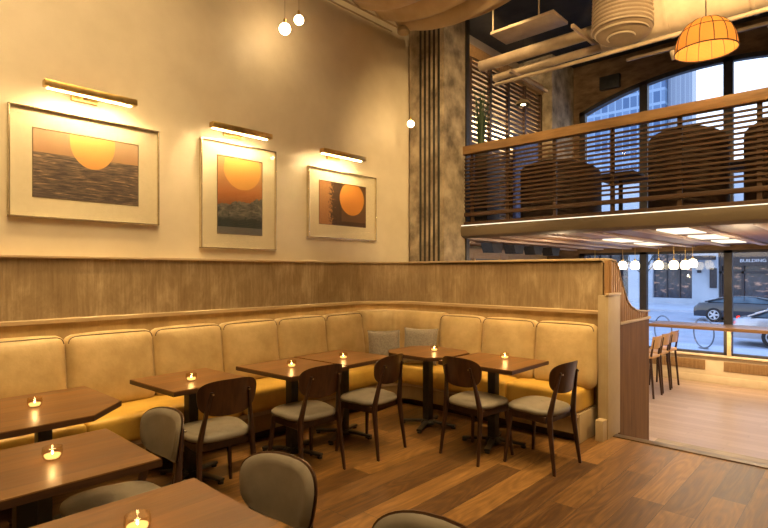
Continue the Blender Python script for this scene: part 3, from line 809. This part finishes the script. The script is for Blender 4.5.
# ducts and pipes
def ptube(name, label, cat, pts_, r, mat=M['pipe'], n=16, group=None):
    o = MB(); o.tube(pts_, r, n); return tag(o.build(name, mat, None, 40), label, cat, group)
dt = thing('round_duct', 'big round tan air duct at upper right joined to ribbed elbow', 'duct', (7.55,0,5.0))
pts_ = [(0,y,0) for y in (-3.9, 2.75)]
MB().tube(pts_, .37, 36).build('straight_duct', M['duct'], dt, 40)
for y in (1.9, 1.0, .1, -.9, -2): 
    MB().tube([(0,y-.02,0),(0,y+.02,0)], .38, 36).build('joint_band', M['duct'], dt)
P_ = []; rr = []
for i in range(132):
    f = i/131; P_.append((-.34-.1*(1-f)**3, 2.38, -.40+1.39*f)); q_ = min(1, f/.10); rr.append(.02+(.345)*math.sqrt(max(0, 1-(1-q_)**2)))
MB().tube(P_, rr, 36).build('ribbed_riser', M['ductdark'], dt, 25)  # body coloured darker than its ribs so the ribbing stands out
rg_ = MB()
for k in range(24):
    z = -.385+k*.055; f = (z+.40)/1.39; q_ = min(1, f/.10); R1 = .37*math.sqrt(max(.01, 1-(1-q_)**2))
    rg_.tube([(-.34-.1*(1-f)**3+R1*math.cos(2*PI*j/40), 2.38+R1*math.sin(2*PI*j/40), z) for j in range(40)], .011, 6, True)
rg_.build('ribs', M['duct'], dt)
ptube('pipe', 'thickest tan pipe above the balcony, running toward the window side', 'pipe', [(7.4,4.7,4.93),(7.4,2.77,4.93)], .09)
ptube('pipe', 'middle tan pipe just below the thickest overhead pipe', 'pipe', [(7.5,4.5,4.72),(7.5,2.77,4.72)], .06)
ptube('pipe', 'thin tan conduit lowest of the overhead pipes', 'pipe', [(7.35,4.4,4.55),(7.35,-3.9,4.55)], .028)
tag(MB().box(7.2,7.7,3.35,4.4,5.30,5.345,.004).build('flat_duct', M['pipe']), 'flat tan panel duct hanging above the round pipes', 'duct')
tag(MB().box(6.8,7.95,2.88,2.92,4.80,4.85).build('support_strut', M['pipe']), 'metal strut crossing under the round duct', 'strut')
tag(MB().box(7.1,8.35,3.98,4.02,4.58,4.62).build('support_strut', M['pipe']), 'metal strut crossing below pipes near the slatted screen', 'strut')
ptube('hanger_rod', 'thin vertical rod holding the pipes, nearest the column', 'rod', [(7.25,4.38,5.34),(7.25,4.38,CZ)], .012, n=8)
ptube('hanger_rod', 'thin vertical rod over the flat duct', 'rod', [(7.25,3.6,5.34),(7.25,3.6,CZ)], .012, n=8)
tr = thing('track_light', 'pale ceiling track with small spotlights beside the round duct', 'track light', (8.0,0,4.62))
MB().box(-.02,.02,-3.5,2.6,0,.04).build('track', M['pipe'], tr)
for y in (2.0,1.55,.9,.2): 
    MB().tube([(0,y,-.01),(.03,y-.02,-.13)], .035, 14).build('spot_head', M['duct'], tr)
tag(MB().box(XW-.12,XW-.001,3.75,4.15,5.35,5.62,.01).build('wall_speaker', M['steel']), 'black box speaker on brown masonry above the arch', 'speaker')

# woven basket pendant
bp = thing('basket_pendant', 'large orange ribbed dome pendant glowing over the balcony', 'pendant lamp', (5.86,1.17,3.70))
bp.scale = (.86,.86,.86)
BL = True
def dome(r, h, n=48, k=14):
    return [(r*math.cos(PI/2*i/k)**.8 if i < k else .012, h*math.sin(PI/2*i/k)) for i in range(k+1)]
nsh = NT('woven_shade'); s5 = nsh.sep(nsh.coord()); ang = nsh.math('ARCTAN2', s5[1], s5[0])
wv = nsh.math('SINE', nsh.math('MULTIPLY', ang, 90)); wz = nsh.math('SINE', nsh.math('MULTIPLY', s5[2], 420))
fcol = nsh.mix(nsh.math('MULTIPLY_ADD', wz, .12, .5), (.60,.24,.045,1), (.74,.36,.09,1))
bs_ = nsh.bsdf(fcol, .7, 0, wz, .3, .003)
trn = nsh.n('ShaderNodeBsdfTranslucent'); nsh.link(fcol, trn.inputs[0]); mxs = nsh.n('ShaderNodeMixShader'); mxs.inputs[0].default_value = .28
nsh.link(bs_.outputs[0], mxs.inputs[1]); nsh.link(trn.outputs[0], mxs.inputs[2]); nsh.link(mxs.outputs[0], nsh.out.inputs[0])
m = MB(); prof_o = dome(.31, .36)
R_ = [[(r*math.cos(2*PI*k/56), r*math.sin(2*PI*k/56), z) for k in range(56)] for r, z in prof_o]
m.rings(R_, caps=False); m.build('shade', nsh.m, bp, 60)
rb = MB()
for k in range(14):
    a = 2*PI*k/14; rb.tube([((r+.002)*math.cos(a), (r+.002)*math.sin(a), z) for r, z in prof_o], .0045, 6)
rb.tube([(.313*math.cos(2*PI*k/56), .313*math.sin(2*PI*k/56), 0) for k in range(56)], .007, 6, True)
rb.tube([((prof_o[6][0]+.002)*math.cos(2*PI*k/56), (prof_o[6][0]+.002)*math.sin(2*PI*k/56), prof_o[6][1]) for k in range(56)], .004, 6, True)
rb.build('ribs', M['slat'], bp)
MB().lathe([(.055*math.sin(PI*i/10), .17-.055*math.cos(PI*i/10)) for i in range(11)], 16).build('bulb', M['bulb'], bp)
MB().tube([(0,0,.355),(0,0,2.66)], .006, 6).build('cord', M['steel'], bp)

# ------------------------------------------------------------------ window wall
def arch(y):
    R_a, yc, zt = 6.34, 2.2, 5.48
    return zt - R_a + math.sqrt(max(0, R_a**2-(y-yc)**2))
yl, yr = 4.62, -.42
w = MB(); N = 24
prev = None
for i in range(N+1):
    y = yr + (yl-yr)*i/N; z = arch(y)
    ring_ = [(XW,y,z), (XW+.4,y,z), (XW+.4,y,CZ), (XW,y,CZ)]
    if prev is None: prev = []
    prev.append(ring_)
w.rings(prev)
w.box(XW, XW+.4, yl, 5.6, LZ, CZ); w.box(XW, XW+.4, -4, yr, 2.2, CZ)
w.box(XW, XW+.4, -4, yl, 1.95, 2.2)
struct(w.build('wall_east', M['brick']))
aw = MB(); aw.rings([[(XW+.02,y,arch(y)-.09),(XW+.14,y,arch(y)-.09),(XW+.14,y,arch(y)-.001),(XW+.02,y,arch(y)-.001)] for y in [yr+(yl-yr)*i/N for i in range(N+1)]])
for y in (4.58, 3.33, 1.89, .45, -.38): aw.box(XW+.02, XW+.14, y-.075, y+.075, 2.2, arch(y)-.02)
struct(aw.build('window_1', M['darkframe']))
gp = MB()
R0 = [[(XW+.08,y,2.2),(XW+.09,y,2.2),(XW+.09,y,arch(y)-.03),(XW+.08,y,arch(y)-.03)] for y in [yr+(yl-yr)*i/N for i in range(N+1)]]
gp.rings(R0); struct(gp.build('window_1_glass', M['glass']))
# lower windows
lw = MB()
for y in (4.58, 3.33, 1.89, .45, -1.0, -2.45, -3.9): lw.box(XW+.0, XW+.12, y-.065, y+.065, .05, 1.95)
lw.box(XW, XW+.12, -4, yl, .03, .07); lw.box(XW, XW+.12, -4, yl, 1.90, 1.95)
struct(lw.build('window_2', M['darkframe']))
struct(MB().box(XW+.05, XW+.06, -4, yl, .07, 1.9).build('window_2_glass', M['glass']))
struct(MB().box(XW-.02, XW+.25, -4, yl, LZ, .03, .004).box(XW-.10, XW-.0201, -4, 4.6, 0, .03, .004).build('wall_sill', M['creamwall']))
struct(MB().box(XW-.035, XW-.02, -4, 4.6, LZ, LZ+.14, .003).build('baseboard_east', M['creamwall']))
for i, y in enumerate((2.1, .62, -.95, -2.4)):
    w_ = .55
    if i == 0: a, b_ = 2.24, 3.3
    elif i == 1: a, b_ = .75, 1.95
    else: a, b_ = y-.02-w_, y+w_+.15
    gr = MB(); gr.box(XW-.032, XW-.0205, a, b_, -.26, -.08, .003)
    for k in range(9): gr.box(XW-.038, XW-.031, a+.02, b_-.02, -.25+k*.019, -.243+k*.019)
    tag(gr.build('vent_grille', M['grille']), ['wood slatted vent grille under the window behind the stools', 'wood slatted vent grille right of the window post', 'wood vent grille past the right edge', 'wood vent grille furthest right'][i], 'grille', 'vent grilles under the window')
# bar counter
bc = thing('window_counter', 'narrow wooden bar counter running along the street window', 'counter', (10.72,0,LZ))
MB().box(-.30,.46,-3.9,3.02,1.045,1.10,.006).build('countertop', M['bar'], bc)
for y in (1.86, -.4, -2.6): MB().box(.40,.455,y-.03,y+.03,.535,1.046,.004).build('bracket', M['trim'], bc)
tag(MB().box(10.9,10.93,-3.9,2.9,.530,.542).build('led_strip', M['led']), 'warm light strip beneath the window counter', 'light strip')
# hidden side bar that the stools face
sb = thing('side_counter', 'wooden bar counter the stools face, behind the slatted screen wall', 'counter', (9.7,3.25,LZ))
MB().box(-1.2,.55,-.2,.25,.98,1.02,.006).build('countertop', M['bar'], sb)
for x in (-1.1,.45): MB().box(x-.03,x+.03,0,.06,0,.98,.004).build('leg', M['trim'], sb)
def stool(label, loc, rz):
    t = thing('bar_stool', label, 'bar stool', loc, rz, 'tan-backed bar stools by the window')
    MB().rbox(0,0,.66,.38,.36,.05,.02,(0,0,.004),6).build('seat', M['stoolwood'], t)
    for a in (-1,1):
        MB().bar((a*.19,.17,0),(a*.15,.14,.64),.028,.028,.034,.034).build('leg', M['leg'], t)
        MB().bar((a*.19,-.20,0),(a*.17,-.15,.64),.030,.030,.036,.036).build('leg', M['leg'], t)
        MB().bar((a*.17,-.15,.64),(a*.17,-.20,.95),.034,.034,.024,.024).build('back_post', M['leg'], t)
    MB().bar((-.18,.16,.25),(.18,.16,.25),.022,.022).build('footrest', M['leg'], t)
    MB().bar((-.18,-.19,.20),(.18,-.19,.20),.022,.022).build('stretcher', M['leg'], t)
    m = MB(); R_ = []
    for i in range(11):
        x = -.19+.38*i/10; o = -.175-.03*(1-(x/.19)**2)
        R_.append([(x,o-.0,.80),(x,o+.02,.80),(x,o-.01,1.0),(x,o-.03,1.0)])
    m.rings(R_); m.build('backrest', M['stoolwood'], t, 60)
    return t
s0 = stool('bar stool with tan back, furthest from the window of the row', (9.35, 2.75, LZ), -.05)
dup(s0, 'bar stool with tan back, middle of the row', (9.87, 2.75, LZ), -.05)
dup(s0, 'bar stool with tan back, closest to the window glass', (10.4, 2.75, LZ), -.05)

# opal pendants by the window
pn = None
for i, (x, y, l) in enumerate(((10.3,3.94,'leftmost, half hidden by the divider'), (10.3,3.42,'second from left'), (10.3,3.20,'left of the window post'), (10.3,2.80,'first right of the window post'), (10.3,2.55,'second right of the post'), (10.3,2.37,'third right of the post'), (10.6,2.32,'rightmost'))):
    lb = 'small opal glass pendant by street window, ' + l
    if pn is None:
        pn = thing('opal_pendant', lb, 'pendant lamp', (x,y,1.62), 0, 'opal glass pendants by the street window')
        MB().lathe([(0,0),(.055,.0),(.075,.03),(.078,.09),(.055,.14),(.02,.155),(0,.156)], 20).build('shade', M['shadeglow'], pn)
        MB().lathe([(0,.155),(.02,.155),(.02,.19),(0,.19)], 12).build('socket', M['brass'], pn)
        MB().tube([(0,0,.19),(0,0,.418)], .004, 6).build('cord', M['brass'], pn)
    else: dup(pn, lb, (x, y, 1.60 if i < 6 else 1.63))
# under-balcony back area seen above the divider
for i, (px_, l) in enumerate(((7.35,'leftmost'), (8.05,'second from left'), (8.75,'third from left'), (9.45,'rightmost'))):
    m = MB(); m.rings([[(px_+a*sx_, 4.45+b_*.1, z) for a, b_ in ((-1,-1),(1,-1),(1,1),(-1,1))] for sx_, z in ((.19,2.011),(.12,1.86))])
    tag(m.build('black_spotlight', M['steel']), 'black tapered ceiling fixture under the balcony, '+l+' of four', 'ceiling fixture', 'black fixtures above the divider')
bw = thing('glazed_partition', 'oak framed glazed partition beyond the divider under the balcony', 'partition', (6.3,5.35,LZ))
MB().box(0,.9,0,.1,0,2.48).build('panel', M['slatoak'], bw)
for x in (.95,1.9,2.85,3.15,4.1,4.8): MB().box(x-.03,x+.03,-.02,.08,0,2.40).build('mullion', M['trim'], bw)
MB().box(.9,4.85,-.01,.07,2.30,2.48).build('header', M['trim'], bw)
MB().box(.9,3.0,.04,.06,0,2.30).build('pane', M['stonedark'], bw); MB().box(3.0,4.85,.04,.06,0,2.30).build('panel', M['panelwood'], bw)

# ------------------------------------------------------------------ street
struct(MB().box(XW+.4, 18, -40, 60, -.75, -.62).build('sidewalk', M['sidewalk']))
struct(MB().box(18, 34, -60, 90, -.9, -.78).build('street', M['asphalt']))
struct(MB().box(34, 40, -60, 90, -.9, -.66).build('far_sidewalk', M['sidewalk']))
bd = thing('street_building', 'pale stone shop building across street with large dark windows', 'building', (40,0,-.8))
f = MB()
f.box(0,8,-40,-6,0,9.5); f.box(0,8,7.3,8.8,0,9.5); f.box(0,8,8.8,11.25,3.9,9.5); f.box(0,8,11.25,12.9,0,9.5); f.box(0,8,-6,7.3,3.95,9.5); f.box(0,8,8.8,11.25,0,.55)
f.box(0,8,12.9,40,4.0,9.5); f.box(0,8,17.5,40,0,4.0)
f.build('wall', M['stone'], bd)
MB().box(.35,.45,8.8,11.25,.55,3.9).build('window', M['shopglass'], bd)
mu = MB(); 
for y in (9.6, 10.4): mu.box(.25,.35,y-.04,y+.04,.55,3.9)
mu.box(.25,.35,8.8,11.25,2.6,2.68); mu.build('window_frame', M['darkframe'], bd)
MB().box(.6,.7,-6,7.3,0,3.95).build('shop_window', M['shopglass'], bd)
MB().box(.6,.7,12.9,17.5,0,4.0).build('shop_window', M['shopglass'], bd)
mu = MB()
for y in (7.2, 6.0, 4.6, 3.2, 1.8, .4, -1.0, -2.6, -4.2): mu.box(.35,.6,y-.07,y+.07,0,3.95)
for y in (12.95,13.6,14.4,15.2,16,16.8): mu.box(.35,.6,y-.05,y+.05,0,4)
mu.box(.35,.6,-6,7.3,2.25,2.4); mu.box(.35,.6,12.9,17.5,2.8,2.9); mu.build('shop_frame', M['darkframe'], bd)
MB().box(.15,.5,-6,7.25,2.75,3.75).build('sign_board', M['darkframe'], bd)
MB().box(-1.4,0,7.4,9.1,3.15,3.4).build('canopy', M['darkframe'], bd)
MB().box(-.15,0,7.35,7.75,1.3,2.6,.02).build('notice_case', M['darkframe'], bd)
MB().lathe([(0,-.12),(.12,-.1),(.14,.05),(0,.1)], 12, (-.12,8.35,2.4)).build('wall_lamp', M['darkframe'], bd)
cu = bpy.data.curves.new('letters', 'FONT'); cu.body = 'BUILDING'; cu.size = .62; cu.extrude = .03; cu.align_x = 'LEFT'
to = bpy.data.objects.new('tmp', cu); C.objects.link(to); bpy.context.view_layer.update()
me = bpy.data.meshes.new_from_object(to.evaluated_get(bpy.context.evaluated_depsgraph_get())); wid = to.dimensions.x
bpy.data.objects.remove(to)
lt = bpy.data.objects.new('sign_lettering', me); C.objects.link(lt); me.materials.clear(); me.materials.append(M['signwhite'])
lt.parent = bd; sc_ = 1.36/wid*1.0
lt.rotation_euler = (PI/2, 0, -PI/2); lt.location = (.10, 6.12, 2.98); lt.scale = (sc_, sc_*.9, 1)
for y, z in ((6.6, 3.0), (4.2, 2.1)):
    MB().lathe([(.09*math.sin(PI*i/8), z-.09*math.cos(PI*i/8)) for i in range(9)], 12, (.05,y,0)).build('shop_lamp', M['shoplamp'], bd)
t1 = thing('tower', 'tall blue glass office tower seen through the arched window', 'building', (70,25,0))
MB().box(0,3,-6.7,18,-1,60).build('facade', M['towerglass'], t1)
t2 = thing('tower', 'pale vertically striped tower beside the blue glass tower', 'building', (71,17.8,0))
MB().box(0,2,-2.2,.45,-1,34).build('facade', M['towerstripe'], t2)

def car(label, loc, rz, paint, L=4.8, H=1.42, rear=.18):
    t = thing('parked_car', label, 'car', loc, rz)
    m = MB(); N = 26; R_ = []
    def top(f):      # hood / roof outline, rear at f=0
        P = [(0,.68),(.03,.86),(.16,.92),(.30,.93),(.62,.92),(.70,.88),(.93,.76),(.985,.62),(1,.48)]
        for (a, za), (b_, zb) in zip(P, P[1:]):
            if f <= b_: return za+(zb-za)*(f-a)/(b_-a)
        return .5
    for i in range(N+1):
        f = i/N; y = L*f; wd = .90*(1-.20*abs(2*f-1)**5); zt = top(f)
        R_.append([(-wd*.94,y,.24),(-wd,y,.45),(-wd*.99,y,zt*.78),(-wd*.90,y,zt-.03),(-wd*.6,y,zt),(wd*.6,y,zt),(wd*.90,y,zt-.03),(wd*.99,y,zt*.78),(wd,y,.45),(wd*.94,y,.24)])
    m.rings(R_); m.build('body', paint, t, 50)
    g = MB(); R_ = []
    P = [(.11,.955,.74),(.20,1.0+(H-1)*.5,.66),(.30,H-.02,.60),(.42,H,.60),(.52,H-.03,.61),(.62,1.0+(H-1)*.5,.67),(.72,.93,.76)]
    for f, z, w_ in P: R_.append([(-.80,L*f,.92),(-w_,L*f,z-.02),(-w_*.8,L*f,z),(w_*.8,L*f,z),(w_,L*f,z-.02),(.80,L*f,.92)])
    g.rings(R_); g.build('windows', M['carglass'], t, 50)
    r_ = MB(); R_ = [[(-w_*1.0,L*f,z-.005),(-w_*.85,L*f,z+.012),(w_*.85,L*f,z+.012),(w_*1.0,L*f,z-.005)] for f, z, w_ in P[1:6]]
    r_.rings(R_)
    for sx_ in (-1,1):
        r_.bar((sx_*.74,L*.42,.94),(sx_*.62,L*.42,H-.03),.05,.04)
        r_.bar((sx_*.79,L*.10,.94),(sx_*.60,L*.30,H-.03),.06,.05); r_.bar((sx_*.79,L*.73,.93),(sx_*.61,L*.52,H-.04),.05,.04)
    r_.build('roof', paint, t, 50)
    for f in (rear,.80):
        for sx_ in (-1,1):
            w_ = MB(); x = sx_*.80
            w_.rings([[(x+dx, L*f+r*math.cos(2*PI*k/28), .33+r*math.sin(2*PI*k/28)) for k in range(28)] for dx, r in ((-.11,.20),(-.11,.31),(-.09,.33),(.09,.33),(.11,.31),(.11,.20))])
            wo = w_.build('wheel', M['tyre'], t, 40)
            h_ = MB()
            for k in range(5):
                a = 2*PI*k/5; h_.bar((x+sx_*.115,L*f,.33),(x+sx_*.118,L*f+.2*math.cos(a),.33+.2*math.sin(a)),.07,.02,.09,.02,xa=(0,-math.sin(a),math.cos(a)))
            h_.tube([(x+sx_*.11,L*f+.205*math.cos(2*PI*k/24),.33+.205*math.sin(2*PI*k/24)) for k in range(24)], .022, 6, True)
            h_.build('rim', M['alloy'], wo)
    for sx_ in ((-1,1) if paint == M['carsilver'] else ()): MB().box(sx_*.62-.14,sx_*.62+.14,-.015,.05,.70,.84,.01).build('tail_light', M['tail'], t)
car('black sedan parked across the street beyond the window post', (29.2, 6.2, -.78), PI, M['carblack'], 4.8, 1.22)
car('silver car at the near kerb, cut off by right edge', (20.6, 3.3, -.78), PI, M['carsilver'], 4.8, 1.36, .245)

def hoop(label, x, y, r=.42):
    t = thing('bike_rack', label, 'bike rack', (x,y,-.62), -.75, 'round hoop bike racks on the sidewalk')
    MB().tube([(0, r*math.cos(2*PI*k/40), r+.03+r*math.sin(2*PI*k/40)) for k in range(40)], .020, 8, True).build('hoop', M['rackmetal'], t)
    MB().box(-.07,.07,-.12,.12,0,.03,.004).build('foot', M['rackmetal'], t)
    MB().tube([(0,-r+.01,r+.16),(0,r-.01,r+.16)], .018, 8).build('crossbar', M['rackmetal'], t)
hoop('round hoop bike rack on the sidewalk left of the window post', 17.0, 3.45)
struct(MB().box(15.2, 16.4, -40, 60, -.63, -.612).build('kerb_shade_strip', M['kerbshade']))  # flat strip painted as the shaded band at kerb and gutter
hoop('round hoop bike rack on the sidewalk above the stool backs', 17.0, 4.5)
ptube('street_railing', 'low dark rail along the sidewalk behind the bike racks', 'railing', [(17.6,8,.02),(17.6,-3,.02)], .03, M['rackmetal'])
def tree(label, x, y, seed):
    rnd = random.Random(seed); t = thing('street_tree', label, 'tree', (x,y,-.78))
    m = MB(); m.tube([(0,0,0),(.03,.02,1.4),(0,.05,2.8)], [.11,.09,.07], 10); m.build('trunk', M['bark'], t)
    b = MB()
    def grow(p, d, l, r, k):
        q = p+d*l; b.tube([p, (p+q)/2+Vector((rnd.uniform(-.05,.05),)*3), q], [r,r*.85,r*.65], 5)
        if k == 0: return
        for _ in range(3):
            nd = (d+Vector((rnd.uniform(-.7,.7),rnd.uniform(-.7,.7),rnd.uniform(-.45,.5)))).normalized(); grow(q, nd, l*.75, r*.6, k-1)
    for _ in range(4): grow(Vector((0,.03,rnd.uniform(2.0,2.8))), Vector((rnd.uniform(-.8,.8),rnd.uniform(-.9,.9),rnd.uniform(.2,.9))).normalized(), 1.1, .035, 4)
    b.build('branches', M['bark'], t)
tree('bare street tree left of the window post', 33, 9.7, 3)
tree('bare street tree further left across the street', 34.5, 13.0, 5)

# ------------------------------------------------------------------ lights
def area(name, loc, size, energy, color, rot=(0,0,0), sy=None, spread=PI):
    l = bpy.data.lights.new(name, 'AREA'); l.energy = energy; l.color = color; l.size = size; l.spread = spread
    if sy: l.shape = 'RECTANGLE'; l.size_y = sy
    o = bpy.data.objects.new(name, l); C.objects.link(o); o.location = loc; o.rotation_euler = rot; return o
def spot(loc, target, energy, ang=70, blend=.8, col=(1,.67,.30), size=.06):  # spots have no modelled lamp; some are added purely as fill
    l = bpy.data.lights.new('unseen_spot', 'SPOT'); l.energy = energy; l.color = col; l.spot_size = math.radians(ang); l.spot_blend = blend; l.shadow_soft_size = size
    o = bpy.data.objects.new('unseen_spot', l); C.objects.link(o); o.location = loc
    o.rotation_euler = (Vector(target)-Vector(loc)).to_track_quat('-Z', 'Y').to_euler(); return o
for x, e in ((-.6,150), (.7,160), (1.9,160), (3.1,160), (4.2,130)):
    spot((x,3.75,5.3), (x,4.42,1.0), e*1.6, 42, .9, (1,.68,.30), .1)
for y in (3.2, 2.2):
    spot((4.0,y,5.3), (4.8,y,1.0), 165, 42, .9, (1,.68,.30), .1)
for (x, y, e) in ((.9,3.1,60), (2.3,3.1,60), (3.6,3.1,65), (.6,1.8,110)):
    spot((x,y-.6,4.55), (x,y+.25,.5), e, 62)
spot((4.3,2.2,4.5), (4.6,2.5,.4), 170, 60)
spot((2.6,1.2,4.9), (3.0,1.2,0), 170, 75)
spot((4.0,.3,4.9), (4.0,.8,0), 230, 70)
spot((6.6,4.0,5.6), (7.4,4.4,4.9), 60, 100)
spot((6.6,2.6,3.4), (7.4,2.4,5.2), 26, 120)
spot((5.2,1.6,4.6), (8.5,3.0,5.0), 120, 100)
area('screen_light', (8.1,5.42,4.3), 3.6, 120, (1,.75,.45), (PI/2,0,0), .3)
spot((5.4,-1.8,4.4), (5.7,1.8,.5), 260, 40)  # added fill warming the side panel against blue sky light
spot((5.6,.2,4.7), (11.2,2.6,5.6), 420, 75)  # added fill bringing up the masonry above the arch
spot((7.6,3.0,4.6), (10.6,4.75,4.6), 90, 60)  # added fill warming the pilaster
for x, y in ((7.4,3.4), (8.0,1.2), (7.6,-.9)):  # added fill points to warm the soffit; no lamp hangs here
    pl_ = bpy.data.lights.new('soffit_fill', 'POINT'); pl_.energy = 18; pl_.color = (1,.72,.42); pl_.shadow_soft_size = .02
    po_ = bpy.data.objects.new('soffit_fill', pl_); C.objects.link(po_); po_.location = (x, y, 1.45)
bl_ = bpy.data.lights.new('basket_glow', 'POINT'); bl_.energy = 5; bl_.color = (1,.62,.26); bl_.shadow_soft_size = .04
bo_ = bpy.data.objects.new('basket_glow', bl_); C.objects.link(bo_); bo_.location = (5.86,1.17,3.74)
area('under_balcony', (8.6,1.8,1.93), 3.6, 60, (1,.74,.42), (0,0,0), 2.5)
area('under_counter', (10.6,.6,.52), .12, 45, (1,.68,.34), (0,math.radians(-50),0), 5)

area('ceiling_fill', (2.0,1.2,5.6), 4.0, 150, (1,.70,.34), (0,0,0), 3.5)  # added broad warm fill, not an actual fitting
for x, e in ((-.3,80), (1.2,85), (2.8,85), (4.3,105), (5.4,75)):
    spot((x,2.6,4.9), (x+.05,4.8,3.3), e, 80, .9, (1,.675,.335))
spot((3.2,.6,4.8), (5.95,4.2,3.0), 420, 45)  # added fill brightening the concrete column
spot((3.0,-1.0,4.2), (6.15,1.8,3.0), 300, 75)
W = bpy.data.worlds.new('dusk_sky'); S.world = W; W.use_nodes = True; nt = W.node_tree; bg = nt.nodes['Background']
tc = nt.nodes.new('ShaderNodeTexCoord'); se = nt.nodes.new('ShaderNodeSeparateXYZ'); nt.links.new(tc.outputs['Generated'], se.inputs[0])
cr = nt.nodes.new('ShaderNodeValToRGB'); nt.links.new(se.outputs[2], cr.inputs[0])
cr.color_ramp.elements[0].position = 0; cr.color_ramp.elements[0].color = (.82,.90,1,1)
cr.color_ramp.elements[1].position = .8; cr.color_ramp.elements[1].color = (.35,.55,1,1)
nt.links.new(cr.outputs[0], bg.inputs[0]); bg.inputs[1].default_value = 1.75

def cushion_fill(x, y, z, L, rz, e):  # faint added fill on the cushion tops; no light strip is fitted here
    area('cushion_fill_light', (x, y, z), L, e, (1,.72,.34), (0, 0, rz), .012, math.radians(110))
cushion_fill(1.6, 4.680, 1.145, 5.7, 0, 3.5)
for k in range(5):
    a_ = math.radians(9+18*k); cushion_fill(4.48+.55*math.sin(a_), 4.13+.55*math.cos(a_), 1.145, .17, -a_, .1)
cushion_fill(5.03, 3.03, 1.145, 2.2, -PI/2, 1.2)
# ------------------------------------------------------------------ camera
cam = bpy.data.cameras.new('camera'); co = bpy.data.objects.new('camera', cam); C.objects.link(co)
co.location = (0,0,1.55); co.rotation_euler = (PI/2, 0, math.radians(42.9-90))
cam.sensor_width = 36; cam.lens = 523/768*36; cam.shift_y = 8/768; cam.clip_start = .05; cam.clip_end = 300
S.camera = co
S.view_settings.view_transform = 'Standard'; S.view_settings.look = 'None'; S.view_settings.gamma = 1; S.view_settings.exposure = .5
